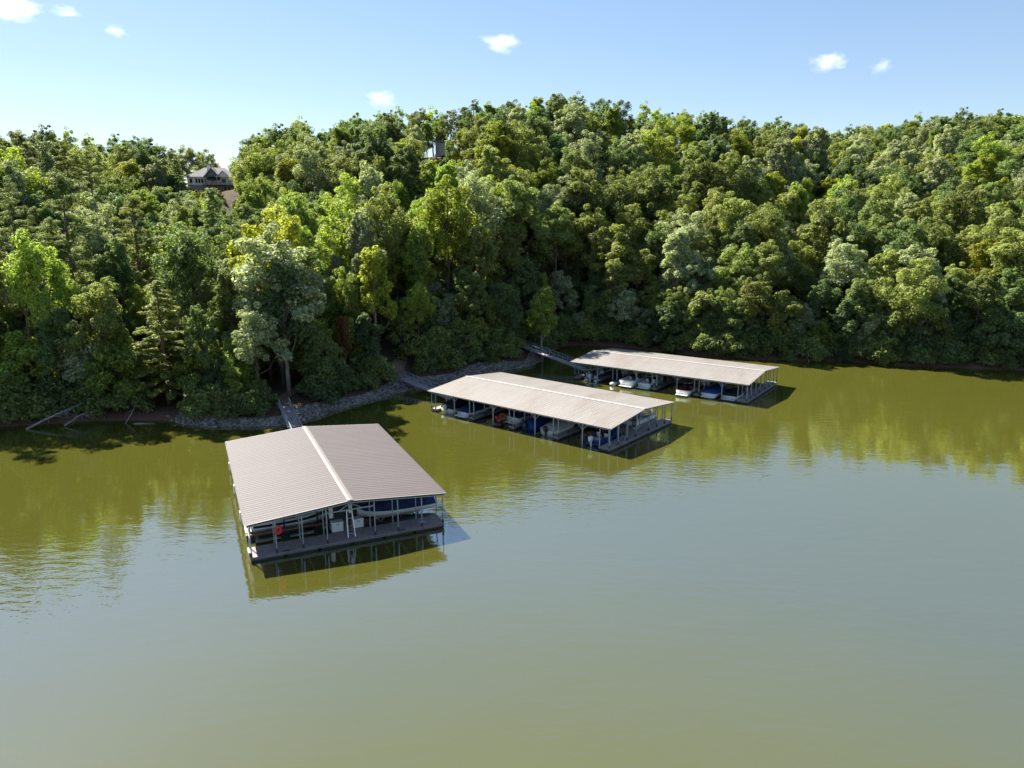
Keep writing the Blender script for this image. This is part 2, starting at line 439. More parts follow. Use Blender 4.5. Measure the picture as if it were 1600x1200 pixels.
# ------------------------------------------------------------------ tree prototypes
def leaf_cards(rg, C, rad, n_per, size, flat=.8, upbias=.35, shell=.55, aspect=.62, jitter=.55):
    """leaf clump cards round the clump centres C (k,3) with radii rad (k,)"""
    k = len(C)
    c = np.repeat(C, n_per, 0); r = np.repeat(rad, n_per)[:, None]
    n = k * n_per
    d = rg.normal(size=(n, 3)); d[:, 2] += upbias
    d /= np.linalg.norm(d, axis=1, keepdims=True)
    q = shell + (1 - shell) * rg.random((n, 1)) ** .6
    pos = c + d * q * r * np.array([1, 1, flat])
    nrm = d * .85 + np.array([0, 0, .55]) + rg.normal(size=(n, 3)) * jitter
    nrm /= np.linalg.norm(nrm, axis=1, keepdims=True)
    tv = rg.normal(size=(n, 3)); tv -= (tv * nrm).sum(1, keepdims=True) * nrm
    tv /= np.linalg.norm(tv, axis=1, keepdims=True)
    bv = np.cross(nrm, tv)
    s = size * (.55 + .9 * rg.random((n, 1)))
    droop = nrm * s * -.18
    V = np.stack([pos - tv * s, pos + bv * s * aspect + droop * -1, pos + tv * s, pos - bv * s * aspect + droop * -1], 1)
    return V


def limb_geo(p, q, r0, r1, n=5, bend=.12, rg=rng):
    p, q = np.array(p, float), np.array(q, float); L = np.linalg.norm(q - p)
    m = (p + q) / 2 + rg.normal(size=3) * L * bend
    return tube_geo([p, (p + m) / 2 + rg.normal(size=3) * L * .02, m, q], [r0, r0 * .8, r0 * .55 + r1 * .45, r1], n)


def broadleaf(seed, H, Rc, base, lobes=8, taper=.30, sparse=1.0, tall=1.0, csize=.20, leafs=140, lsize=.16):
    """returns crown quads, trunk geo. H total height, Rc crown radius, base = height where the crown begins"""
    rg = np.random.default_rng(seed)
    hc = H - base; cz = base + hc * .52
    lc = []
    top = np.array([rg.normal() * Rc * .15, rg.normal() * Rc * .15, base + hc * .80]); lc.append((top, Rc * .46))
    for i in range(lobes):
        a = 2.4 * i + rg.random() * 1.2; t = (i + .5) / lobes
        zz = base + hc * (.22 + .52 * t) + rg.normal() * hc * .04
        rr = Rc * (.62 - taper * t ** 2) * (.6 + .75 * rg.random())
        lc.append((np.array([math.cos(a) * rr, math.sin(a) * rr, zz]), Rc * (.36 + .16 * rg.random()) * (1 - .15 * t)))
    C = []; rad = []
    for c, r in lc:
        k = int(13 * sparse)
        d = rg.normal(size=(k, 3)); d[:, 2] = d[:, 2] * .9 + .25
        out = c * [1, 1, 0]; nn = np.linalg.norm(out)
        if nn > .2: d += out / nn * .35
        d /= np.linalg.norm(d, axis=1, keepdims=True)
        C.append(c + d * r * np.array([1, 1, .85 * tall]) * (.5 + (.72 if sparse >= 1 else .5) * rg.random((k, 1))))
        rad.append(Rc * csize * (.5 + .85 * rg.random(k)))
    C = np.concatenate(C); rad = np.concatenate(rad)
    Q = leaf_cards(rg, C, rad, leafs, lsize)
    parts = [tube_geo([(0, 0, -1.5), (rg.normal() * .1, rg.normal() * .1, base * .5), (rg.normal() * .2, rg.normal() * .2, base), tuple(top * [.6, .6, 1])],
                      [.32, .25, .2, .05], 7)]
    for c, r in lc[1:]:
        z0 = max(base * .7, c[2] - hc * .28)
        parts.append(limb_geo((0, 0, z0), c, .11, .03, 5, .08, rg))
    return Q, join_geo(parts)


def pine(seed, H, base, Rc, whorls=16, drop=.0):
    rg = np.random.default_rng(seed); C = []; rad = []; parts = []
    lean = rg.normal(size=2) * .25
    ax = lambda z: np.array([lean[0] * z / H, lean[1] * z / H, z])
    parts.append(tube_geo([ax(-1.5), ax(H * .3), ax(H * .6), ax(H * .85), ax(H)], [.30, .25, .19, .1, .03], 7))
    for i in range(whorls):
        t = i / (whorls - 1); z = base + (H - base) * t
        prof = math.sin(math.pi * (.18 + .75 * t)) ** .8
        z0_ = z
        for k in range(rg.integers(2, 5)):
            z = z0_ + rg.normal() * .45
            a = rg.random() * 6.28; L = Rc * prof * (.55 + .6 * rg.random())
            tip = ax(z) + np.array([math.cos(a) * L, math.sin(a) * L, L * (.22 - drop) + rg.normal() * .25])
            parts.append(limb_geo(ax(z - .2), tip, .06, .02, 4, .05, rg))
            m = max(2, int(L / .62))
            for j in range(m):
                u = .35 + .65 * (j + .5) / m
                C.append(ax(z) + (tip - ax(z)) * u + rg.normal(size=3) * [.22, .22, .1]); rad.append(.50 + .3 * rg.random())
    for j in range(5): C.append(ax(H - .3 - j * .25) + rg.normal(size=3) * .2); rad.append(.45)
    Q = leaf_cards(rg, np.array(C), np.array(rad), 80, .18, flat=.6, upbias=.4, shell=.3, aspect=.22, jitter=.45)
    return Q, join_geo(parts)


def cedar(seed, H, base, Rc):
    rg = np.random.default_rng(seed); C = []; rad = []; parts = []
    parts.append(tube_geo([(0, 0, -1.5), (0, 0, H * .5), (.1, 0, H)], [.28, .18, .03], 7))
    n = int(H * 6.5)
    for i in range(n):
        t = (i + rg.random()) / n; z = base + (H - base) * t
        L = Rc * (1 - t) ** .75 * (.55 + .55 * rg.random()) + .35
        a = rg.random() * 6.28
        tip = np.array([math.cos(a) * L, math.sin(a) * L, z - L * .12 + rg.normal() * .15])
        if L > 1: parts.append(limb_geo((0, 0, z), tip, .045, .012, 3, .04, rg))
        m = max(2, int(L / .5))
        for j in range(m):
            u = .3 + .7 * (j + .6) / m
            C.append(np.array([0, 0, z]) + (tip - [0, 0, z]) * u); rad.append(.40 + .2 * rg.random())
    Q = leaf_cards(rg, np.array(C), np.array(rad), 36, .18, flat=.35, upbias=.3, shell=.2, aspect=.35, jitter=.4)
    return Q, join_geo(parts)


def shrub(seed, H, Rc):
    rg = np.random.default_rng(seed); k = 34
    d = rg.normal(size=(k, 3)); d[:, 2] = np.abs(d[:, 2]); d /= np.linalg.norm(d, axis=1, keepdims=True)
    C = d * np.array([Rc, Rc, H * .8]) * (.45 + .5 * rg.random((k, 1))) + [0, 0, H * .12]
    Q = leaf_cards(rg, C, Rc * .3 * (.7 + .6 * rg.random(k)), 85, .17)
    parts = [limb_geo((rg.normal() * .1, rg.normal() * .1, -.6), C[i] * .8, .05, .015, 4, .1, rg) for i in range(6)]
    return Q, join_geo(parts)


PROTO = {}
def proto(key, geo, leafmat, barkmat):
    Q, (V, Fc) = geo
    PROTO[key] = (quads_mesh('crown_' + key, Q, M[leafmat]), mesh('trunk_' + key, V, Fc, M[barkmat], True))


bl_mats = ['oak', 'olive', 'oak', 'poplar', 'silver', 'olive', 'deep', 'oak', 'poplar', 'olive']
for i in range(10):
    rg = np.random.default_rng(100 + i)
    Hh = 14.5 + 6 * rg.random(); Rr = 4.0 + 1.5 * rg.random()
    proto('broad%d' % i, broadleaf(200 + i, Hh, Rr, Hh * (.26 + .12 * rg.random()), lobes=rg.integers(8, 13), taper=.12 + .4 * rg.random(), lsize=.145 + .04 * rg.random()), bl_mats[i], 'bark')
for i in range(3):
    proto('narrow%d' % i, broadleaf(300 + i, 18 + i, 2.7 + .2 * i, 4.5, lobes=12, tall=1.15, csize=.26, leafs=100, lsize=.17), ['poplar', 'poplar', 'olive'][i], 'bark_pale')
for i in range(3):
    proto('open%d' % i, broadleaf(330 + i, 17 + i, 4.2, 6.5, lobes=8, sparse=.6, csize=.19, leafs=90, lsize=.17), ['olive', 'oak', 'deep'][i], 'bark')
for i in range(4):
    proto('pine%d' % i, pine(400 + i, 24 + 1.5 * i, 9 + i, 3.6), 'pine', 'pine_bark')
for i in range(2):
    proto('cedar%d' % i, cedar(450 + i, 15 + 3 * i, 1.8, 4.2), 'cedar', 'pine_bark')
for i in range(4):
    proto('shrub%d' % i, shrub(500 + i, 3.2 + .5 * i, 2.1 + .2 * i), ['deep', 'oak', 'olive', 'deep'][i], 'bark')

for i in range(3):
    proto('under%d' % i, broadleaf(540 + i, 8 + i, 2.9, .9, lobes=10, csize=.24, leafs=90, lsize=.18), ['deep', 'oak', 'olive'][i], 'bark')

PH = {k: max(v.co.z for v in m[0].vertices) for k, m in PROTO.items()}


def put_tree(name, key, x, y, sc, label, group=None, mat=None, cat='tree', z=None, rz=None, szf=1.0):
    zz = gz(x, y) if z is None else z
    o = empty(name, (x, y, zz), random.random() * 6.28 if rz is None else rz)
    o.scale = (sc, sc, sc * szf)
    cr, tr = PROTO[key]
    t = link('stems' if name.endswith('shrub') else 'trunk', tr, o)
    c = link('crown' if not name.endswith('shrub') else 'foliage', cr, o)
    if mat:
        c.material_slots[0].link = 'OBJECT'; c.material_slots[0].material = M[mat]
    return tag(o, label, cat, group)


# ------------------------------------------------------------------ covered boat docks
DECK = .42


def finger(dock, x0, x1, y0, y1, deckmat, name='finger_deck'):
    """a floating deck strip: boards on a frame over black floats"""
    cx, cyy, sx, sy = (x0 + x1) / 2, (y0 + y1) / 2, x1 - x0, y1 - y0
    o = box(name, (cx, cyy, DECK - .03), (sx, sy, .06), deckmat, dock)
    fr = box('deck_frame', (0, 0, -.13), (sx - .02, sy - .02, .18), M['fascia'], o)
    n = max(1, int(max(sx, sy) / 2.4))
    for i in range(n):
        t = (i + .5) / n
        if sx >= sy: box('float', (x0 - cx + sx * t, 0, -.42), (sx / n - .25, sy - .16, .36), M['float'], o, bev=.05)
        else: box('float', (0, y0 - cyy + sy * t, -.42), (sx - .16, sy / n - .25, .36), M['float'], o, bev=.05)
    return o


def post(dock, x, y, z0, z1, sleeve=True, w=.085):
    p = box('post', (x, y, (z0 + z1) / 2), (w, w, z1 - z0), M['steel_pale'], dock)
    if sleeve:
        box('sleeve', (0, 0, -(z1 - z0) / 2 + .3), (w + .05, w + .05, .72), M['sleeve'], p)
    return p


def roof_sheet_mesh(W, hr, he, wid, right, mat, over=.0):
    ribs = 2; prof = []
    for r in range(ribs):
        c = wid * (r + .5) / ribs
        prof += [(c - .075, 0), (c - .035, .018), (c + .035, .018), (c + .075, 0)]
    prof = [(0.003, 0)] + prof + [(wid - .003, 0)]
    n = len(prof); V = []
    xs_ = [-over, W / 2]
    zs = [he - over * hr / (W / 2), he + hr]
    for x, z in zip(xs_, zs):
        xx = W - x if right else x
        for y, h in prof: V.append((xx, y, z + h))
        for y, h in prof: V.append((xx, y, z - .02))
    F = []
    for i in range(n - 1):
        a, b, c, d = i, i + 1, 2 * n + i + 1, 2 * n + i
        F.append((a, b, c, d) if right else (d, c, b, a))
        a, b, c, d = n + i, n + i + 1, 3 * n + i + 1, 3 * n + i
        F.append((d, c, b, a) if right else (a, b, c, d))
        F.append((i, n + i, n + i + 1, i + 1)); F.append((2 * n + i, 2 * n + i + 1, 3 * n + i + 1, 3 * n + i))
    F.append((0, 2 * n, 3 * n, n)); F.append((n - 1, 2 * n - 1, 4 * n - 1, 3 * n - 1))
    me = mesh('roof_sheet', V, F, mat)
    return me


def dock_shell(label, ox, oy, a, Wd, Ld, he, hr, roofmat, group):
    D = empty('boat_dock', (ox, oy, 0), a); tag(D, label, 'boat dock', group)
    n = round(Ld / .92); wid = Ld / n
    ml = roof_sheet_mesh(Wd, hr, he, wid, False, roofmat); mr_ = roof_sheet_mesh(Wd, hr, he, wid, True, roofmat)
    for i in range(n):
        link('roof_sheet', ml, D, (0, i * wid, 0)); link('roof_sheet', mr_, D, (0, i * wid, 0))
    # ridge cap: a folded strip
    r = hr / (Wd / 2); w = .26; e = .05
    V = []
    for y in (-.03, Ld + .03):
        V += [(Wd / 2 - w, y, he + hr - w * r + e), (Wd / 2, y, he + hr + e + .012), (Wd / 2 + w, y, he + hr - w * r + e),
              (Wd / 2 + w, y, he + hr - w * r + e - .03), (Wd / 2, y, he + hr + e - .02), (Wd / 2 - w, y, he + hr - w * r + e - .03)]
    F = [(0, 1, 7, 6), (1, 2, 8, 7), (2, 3, 9, 8), (3, 4, 10, 9), (4, 5, 11, 10), (5, 0, 6, 11), (5, 4, 1, 0), (4, 3, 2, 1), (6, 7, 10, 11), (7, 8, 9, 10)]
    link('ridge_cap', mesh('ridge_cap', V, F, M['trim' if roofmat is M['roof_new'] else 'trim_old']), D)
    for y in (-.025, Ld + .025):
        beam('rake_trim', (-.04, y, he - .02), (Wd / 2 - .0, y, he + hr - .02), .14, .05, M['trim'], D)
        beam('rake_trim', (Wd / 2 + .0, y, he + hr - .02), (Wd + .04, y, he - .02), .14, .05, M['trim'], D)
    for x in (-.025, Wd + .025):
        beam('eave_trim', (x, 0, he - .03), (x, Ld, he - .03), .05, .11, M['sleeve'], D)
    for x in (.3, Wd - .3):
        beam('eave_beam', (x, .1, he - .16), (x, Ld - .1, he - .16), .1, .2, M['steel'], D)
    beam('ridge_beam', (Wd / 2, .1, he + hr - .17), (Wd / 2, Ld - .1, he + hr - .17), .1, .2, M['steel'], D)
    for i in range(1, 6):
        for sgn in (0, 1):
            x = Wd / 2 * i / 6; z = he + hr * i / 6 - .075
            xx = x if not sgn else Wd - x
            beam('purlin', (xx, .12, z), (xx, Ld - .12, z), .07, .09, M['steel'], D)
    return D


def rafter(D, Wd, he, hr, y):
    beam('rafter', (.1, y, he - .20), (Wd / 2, y, he + hr - .20), .16, .08, M['steel_pale'], D)
    beam('rafter', (Wd / 2, y, he + hr - .20), (Wd - .1, y, he - .20), .16, .08, M['steel_pale'], D)


def knee(D, x, y, he, dirs):
    for dx, dy in dirs:
        beam('knee_brace', (x, y, he - .85), (x + dx, y + dy, he - .25), .05, .05, M['steel_pale'], D)


# --- the near dock with the taupe roof
D1 = dict(ox=-20.783, oy=51.99, a=.428, W=16.506, L=23.567, he=3.165, hr=.69)
d1 = dock_shell('near boat dock with clean taupe ribbed metal roof and brown deck', D1['ox'], D1['oy'], D1['a'], D1['W'], D1['L'], D1['he'], D1['hr'], M['roof_new'], 'covered boat docks')
finger(d1, .2, 16.3, -.1, 1.9, M['deck_brown'], 'end_deck')
finger(d1, 7.0, 9.5, 1.92, 23.3, M['deck_brown'], 'walkway')
for y in (7.6, 14.8, 21.9):
    finger(d1, .2, 6.98, y, y + 1.0, M['deck_brown']); finger(d1, 9.52, 16.3, y, y + 1.0, M['deck_brown'])
    for x in (.3, 3.5, 6.6, 9.9, 13, 16.2):
        post(d1, x, y + .1, .1, D1['he'] + D1['hr'] * (1 - abs(x - 8.25) / 8.25) - .28)
for x in (.32, 2.25, 4.3, 6.25, 10.2, 12.2, 14.3, 16.2):
    zt = D1['he'] + D1['hr'] * (1 - abs(x - 8.25) / 8.25) - .29
    post(d1, x, 0.02, .1, zt); post(d1, x, 1.8, .3, zt, False, .08)
for y in (.1, 1.8, 7.7, 14.9, 22.0): rafter(d1, D1['W'], D1['he'], D1['hr'], y)
box('catwalk', (3.6, 4.25, .5), (6.75, .5, .12), M['catwalk'], d1)
for x in (.6, 3.4, 6.2):
    box('catwalk_float', (x, 4.25, .2), (.7, .46, .5), M['float'], d1, bev=.06)
    box('piling', (x, 4.58, .75), (.12, .12, 1.5), M['sleeve'], d1)
beam('truss_chord', (6.25, .08, 3.05), (10.2, .08, 3.05), .13, .09, M['steel_pale'], d1)
beam('truss_web', (8.23, .08, 3.05), (8.23, .08, 3.6), .06, .06, M['steel_pale'], d1)
beam('truss_web', (7.3, .08, 3.05), (8.1, .08, 3.52), .05, .05, M['steel_pale'], d1)
beam('truss_web', (9.2, .08, 3.05), (8.36, .08, 3.52), .05, .05, M['steel_pale'], d1)
beam('side_rail', (.32, .02, 1.85), (.32, 7.7, 1.85), .06, .06, M['offwhite'], d1)
for y in (7.95, 15.15, 22.3): box('bumper', (.12, y + .1, .75), (.12, .5, .9), M['offwhite'], d1, bev=.03)
for x, y in ((3.0, -.16), (12.5, -.16)):
    cl = box('mooring_cleat', (x, y + .1, DECK + .06), (.55, .07, .06), M['sleeve'], d1)
box('corner_bumper', (.16, .55, .62), (.1, 1.0, .42), M['tan'], d1)

# --- the two long docks
LONG = [dict(ox=11.269, oy=79.092, a=.890, W=16.03, L=29.684, he=2.91, hr=.73), dict(ox=34.194, oy=101.231, a=.956, W=15.77, L=29.878, he=2.95, hr=.72)]
LL = ['long boat dock in the middle, stained pale roof with white ridge cap', 'farthest long boat dock beneath the right-hand wooded shore']
longd = []
for q, (P, lab) in enumerate(zip(LONG, LL)):
    d = dock_shell(lab, P['ox'], P['oy'], P['a'], P['W'], P['L'], P['he'], P['hr'], M['roof_old'], 'covered boat docks'); longd.append(d)
    Wd, Ld, he, hr = P['W'], P['L'], P['he'], P['hr']
    mid = Wd / 2; roofz = lambda x: he + hr * (1 - abs(x - mid) / mid) - .29
    finger(d, .15, Wd - .15, .1, 1.65, M['deck_grey'], 'end_deck')
    finger(d, mid - 1.1, mid + 1.1, 1.67, Ld - .2, M['deck_grey'], 'walkway')
    for y in (7.35, 14.25, 21.15, 28.3):
        finger(d, .15, mid - 1.12, y, y + .95, M['deck_grey']); finger(d, mid + 1.12, Wd - .15, y, y + .95, M['deck_grey'])
        for x in (.25, 2.4, 4.6, 6.7, Wd - 6.7, Wd - 4.6, Wd - 2.4, Wd - .25):
            post(d, x, y + .1, .15, roofz(x), True, .09)
        post(d, .25, y + .85, .15, roofz(.25), True, .09)
        rafter(d, Wd, he, hr, y + .1)
    for x in (.25, 2.2, 4.3, 6.4, Wd - 6.4, Wd - 4.3, Wd - 2.2, Wd - .25):
        post(d, x, .2, .15, roofz(x), True, .09)
        post(d, x, 1.55, .15, roofz(x), False, .08)
    rafter(d, Wd, he, hr, .2)
    for y in (3.95, 11.0, 17.85, 24.8):
        for x in (.25, Wd - .25):
            post(d, x, y, .0, roofz(x), False, .1)
            knee(d, x, y, he, ((0, .6), (0, -.6)))
        rafter(d, Wd, he, hr, y)
        beam('slip_divider', (.25, y, .1), (mid - 1.2, y, .3), .08, .1, M['steel'], d)
    box('corner_trim', (Wd - .3, .85, DECK + .02), (.16, 1.5, .04), M['offwhite'], d)


def on(dk, x, y, z=0.0):
    c, s = math.cos(dk['a']), math.sin(dk['a'])
    return (dk['ox'] + c * x - s * y, dk['oy'] + s * x + c * y, z)


# ------------------------------------------------------------------ gangways
def gangway(label, p, q, width, truss, deckmat):
    p, q = Vector(p), Vector(q); d = q - p; L = Vector((d.x, d.y, 0)).length
    G = empty('gangway', p, math.atan2(d.y, d.x)); tag(G, label, 'gangway', 'gangways to the docks')
    sl_ = d.z / L; P = lambda t, y, z: (L * t, y, sl_ * L * t + z)
    beam('deck', P(0, 0, 0), P(1, 0, 0), width, .08, deckmat, G)
    n = max(4, round(L / 1.1))
    for s in (-1, 1):
        y = s * width / 2
        for z, w in ((1.02, .07), (.55, .045), (-.08, .1)):
            beam('rail', P(0, y, z), P(1, y, z), w, w, M['steel_pale'], G)
        for i in range(n + 1): beam('upright', P(i / n, y, -.06), P(i / n, y, 1.0), .05, .05, M['steel_pale'], G)
        if truss:
            for i in range(n):
                z0, z1 = (0, 1.0) if i % 2 else (1.0, 0)
                beam('diagonal', P(i / n, y, z0), P((i + 1) / n, y, z1), .04, .04, M['steel_pale'], G)
    return G


gangway('short gangway with pale rails between rocky point and taupe-roofed dock', (-31.3, 95.6, gz(-31.3, 95.6) + .15), on(D1, 8.25, 23.2, .55), 1.35, False, M['deck_brown'])
gangway('truss gangway from the clearing to the middle dock', (-17.6, 112.6, gz(-17.6, 112.6) + .15), on(LONG[0], 5.6, 29.2, .55), 1.3, True, M['deck_grey'])
gangway('long truss gangway from the point to the farthest dock', (1.9, 134.6, gz(1.9, 134.6) + .15), on(LONG[1], 5.4, 29.4, .55), 1.3, True, M['deck_grey'])


# ------------------------------------------------------------------ boats
def loft(st, close0=True, close1=False):
    n = len(st[0]); V = [p for s in st for p in s]; F = []
    for i in range(len(st) - 1):
        for k in range(n - 1):
            F.append((i * n + k, (i + 1) * n + k, (i + 1) * n + k + 1, i * n + k + 1))
    if close0: F.append(tuple(range(n)))
    if close1: F.append(tuple((len(st) - 1) * n + k for k in range(n))[::-1])
    return V, F


def hull_lines(L, B, fb):
    xs_ = [0, .15, .35, .55, .7, .82, .92, .98, 1.0]
    hb = [.92, .97, 1, .98, .88, .68, .40, .16, .03]
    return [(L * x, B / 2 * h, fb * (1 + .28 * max(0, x - .3) ** 1.5), -.28 + .34 * max(0, (x - .6) / .4) ** 2 + (.25 * max(0, (x - .9) / .1))) for x, h in zip(xs_, hb)]


def runabout(name, label, group, loc, rz, L=6.3, B=2.4, fb=.85, hullmat='white', stripe=None, deckmat='white', cover=None, cover_h=.55, outboard=None, tower=False, platform=True, windshield=True, interior='vinyl'):
    o = empty(name, loc, rz); tag(o, label, 'boat', group)
    ln = hull_lines(L, B, fb)
    st = [[(x, -h, s), (x, -h * .97, s * .55), (x, -h * .82, .02), (x, 0, k), (x, h * .82, .02), (x, h * .97, s * .55), (x, h, s)] for x, h, s, k in ln]
    V, F = loft(st)
    h_ = link('hull', mesh('hull', V, F, M[hullmat], True), o)
    if stripe:
        for sg in (-1, 1):
            stp = [[(x, sg * (h * .985 + .012), s * .86), (x, sg * (h * .972 + .012), s * .58)] for x, h, s, k in ln[:-1]]
            V, F = loft(stp, False); link('hull_stripe', mesh('hull_stripe', V, F, M[stripe]), h_)
    V, F = [], []
    if cover:
        st = []
        for x, h, s, k in ln[:-1]:
            t = x / L; top = s + cover_h * (math.sin(math.pi * min(1, .12 + t * .95)) ** .7)
            st.append([(x - .03, -h * 1.03, s - .14), (x, -h * 1.02, s + .03), (x, -h * .62, s + (top - s) * .72), (x, 0, top), (x, h * .62, s + (top - s) * .72), (x, h * 1.02, s + .03), (x - .03, h * 1.03, s - .14)])
        V, F = loft(st, True, True); link('cover', mesh('cover', V, F, M[cover], True), o)
    else:
        # foredeck, side decks, cockpit
        st = [[(x, -h, s), (x, -h * .55, s + .09), (x, 0, s + .12), (x, h * .55, s + .09), (x, h, s)] for x, h, s, k in ln[3:]]
        V, F = loft(st, False, False); link('foredeck', mesh('foredeck', V, F, M[deckmat], True), o)
        for sg in (-1, 1):
            st = [[(x, sg * h, s), (x, sg * (h - .24), s + .03), (x, sg * (h - .26), .28)] for x, h, s, k in ln[:4]]
            V, F = loft(st, False); link('side_deck', mesh('side_deck', V, F, M[deckmat], True), o)
        box('cockpit_floor', (L * .28, 0, .26), (L * .56, B * .8, .05), M[interior], o)
        box('sun_pad', (L * .1, 0, fb * .8), (L * .17, B * .74, .32), M[interior], o, bev=.08)
        for yy in (-B * .24, B * .24):
            se = box('seat', (L * .42, yy, .55), (.5, .52, .4), M[interior], o, bev=.08)
            box('seat_back', (-.22, 0, .38), (.12, .5, .45), M[interior], se, bev=.05)
        box('dashboard', (L * .52, 0, fb * .9), (.35, B * .72, .3), M['black'], o, bev=.06)
    if windshield and not cover:
        st = []
        for t in np.linspace(-1, 1, 9):
            xx = L * (.60 - .12 * t * t); yy = B * .40 * t
            st.append([(xx, yy, fb + .1), (xx - .28, yy * .93, fb + .55)])
        V, F = loft(st, False); me = mesh('windshield', V, F, M['glass'], True)
        w_ = link('windshield', me, o); sm = w_.modifiers.new('thickness', 'SOLIDIFY'); sm.thickness = .02
        tube('windshield_frame', [s_[1] for s_ in st], .02, M['alu'], w_, 5)
    if tower:
        for xx, hh in ((L * .50, 1.15), (L * .40, 1.1)):
            tube('tower', [(xx + .35, -B * .46, fb), (xx, -B * .42, fb + hh * .75), (xx - .1, -B * .3, fb + hh), (xx - .1, B * .3, fb + hh), (xx, B * .42, fb + hh * .75), (xx + .35, B * .46, fb)], .035, M['alu'], o, 6)
    if platform: box('swim_platform', (-.32, 0, .22), (.62, B * .82, .07), M['offwhite' if cover is None else 'white'], o, bev=.02)
    if outboard:
        mo = box('outboard_motor', (-.42, 0, 1.02), (.55, .40, .62), M[outboard], o, rot=(0, R(-8), 0), bev=.13)
        box('motor_leg', (.02, 0, -.62), (.26, .14, .85), M[outboard], mo, bev=.04)
        box('motor_bracket', (.34, 0, -.35), (.3, .26, .4), M['black'], mo, bev=.03)
    return o


def pontoon(label, group, loc, rz, L=6.8, B=2.5, skirt='white', canopy='grey_cover', motor='black', raised=0.0):
    o = empty('pontoon_boat', loc, rz); tag(o, label, 'boat', group)
    for sg in (-1, 1):
        tube('pontoon', [(0, sg * .85, .05), (L * .86, sg * .85, .05), (L * .95, sg * .85, .14), (L, sg * .85, .3)], [.31, .31, .24, .05], M['alu'], o, 10)
    box('deck', (L / 2 - .05, 0, .45), (L - .2, B, .1), M['deck_grey'], o)
    for sg in (-1, 1):
        for i in range(3):
            x0 = .5 + i * (L - 1.2) / 3
            pnl = box('side_panel', (x0 + (L - 1.2) / 6, sg * (B / 2 - .06), .83), ((L - 1.2) / 3 - .1, .05, .5), M[skirt], o)
            tube('rail', [(-(L - 1.2) / 6 + .05, 0, -.36), (-(L - 1.2) / 6 + .05, 0, .34), ((L - 1.2) / 6 - .05, 0, .34), ((L - 1.2) / 6 - .05, 0, -.36)], .022, M['alu'], pnl, 5)
    box('front_panel', (L - .5, 0, .83), (.05, B * .5, .5), M[skirt], o)
    for x, y, sx, sy in ((1.1, -.75, 1.3, .6), (1.1, .75, 1.3, .6), (L - 1.8, -.75, 1.6, .6), (L - 1.8, .75, 1.6, .6)):
        se = box('bench', (x, y, .72), (sx, sy, .42), M['vinyl'], o, bev=.06)
        box('bench_back', (0, .24 if y > 0 else -.24, .36), (sx, .12, .4), M['vinyl'], se, bev=.05)
    cs = box('console', (L * .45, -.6, .95), (.5, .6, .9), M['offwhite'], o, bev=.08)
    if canopy:
        st = [[(x, -1.15, 2.35), (x, -.7, 2.47), (x, 0, 2.52), (x, .7, 2.47), (x, 1.15, 2.35)] for x in (L * .22, L * .4, L * .62)]
        V, F = loft(st, False); c_ = link('bimini_top', mesh('bimini_top', V, F, M[canopy], True), o)
        m_ = c_.modifiers.new('thickness', 'SOLIDIFY'); m_.thickness = .05
        for sg in (-1, 1):
            for x0, x1 in ((L * .42, L * .22), (L * .42, L * .62)):
                beam('bimini_pole', (x0, sg * 1.17, .95), (x1, sg * 1.14, 2.36), .04, .04, M['alu'], o)
    mo = box('outboard_motor', (-.2, 0, .95), (.5, .38, .6), M[motor], o, rot=(0, R(-8), 0), bev=.12)
    box('motor_leg', (.02, 0, -.6), (.25, .14, .8), M[motor], mo, bev=.04)
    return o


def jetski(label, group, loc, rz, hull='black', seat='red'):
    o = empty('jet_ski', loc, rz); tag(o, label, 'jet ski', group)
    L, B, fb = 3.1, 1.15, .45
    ln = hull_lines(L, B, fb)
    st = [[(x, -h, s * .8), (x, -h * .85, 0.02), (x, 0, k * .6), (x, h * .85, 0.02), (x, h, s * .8), (x, h * .5, s + .12), (x, 0, s + .18), (x, -h * .5, s + .12), (x, -h, s * .8)] for x, h, s, k in ln]
    V, F = loft(st); link('hull', mesh('hull', V, F, M[hull], True), o)
    box('seat', (1.05, 0, .76), (1.35, .42, .36), M[seat], o, bev=.12)
    box('cowl', (2.05, 0, .78), (.75, .55, .42), M[seat], o, rot=(0, R(14), 0), bev=.15)
    tube('handlebar', [(1.75, -.4, 1.08), (1.85, -.1, 1.02), (1.85, .1, 1.02), (1.75, .4, 1.08)], .03, M['black'], o, 6)
    box('fender_trim', (1.4, 0, .34), (2.5, 1.14, .07), M['offwhite'], o, bev=.03)
    return o


def lift(label, loc, rz, L=5.0, B=2.6, z=.25):
    o = empty('boat_lift', loc, rz); tag(o, label, 'boat lift', 'boat lifts in the slips')
    for sg in (-1, 1):
        tube('float_tank', [(0, sg * B / 2, .05), (L, sg * B / 2, .05)], .26, M['sleeve'], o, 10)
        beam('bunk', (.4, sg * .55, z + .12), (L - .4, sg * .55, z + .12), .16, .12, M['deck_brown'], o)
    for x in (.7, L - .7):
        beam('crossbar', (x, -B / 2, z), (x, B / 2, z), .1, .1, M['steel'], o)
        for sg in (-1, 1): beam('lift_arm', (x, sg * B / 2, .1), (x + .55, sg * .55, z + .1), .07, .07, M['steel'], o)
    return o


BG = 'boats in the covered slips'
A1, A2, A3 = D1['a'], LONG[0]['a'], LONG[1]['a']
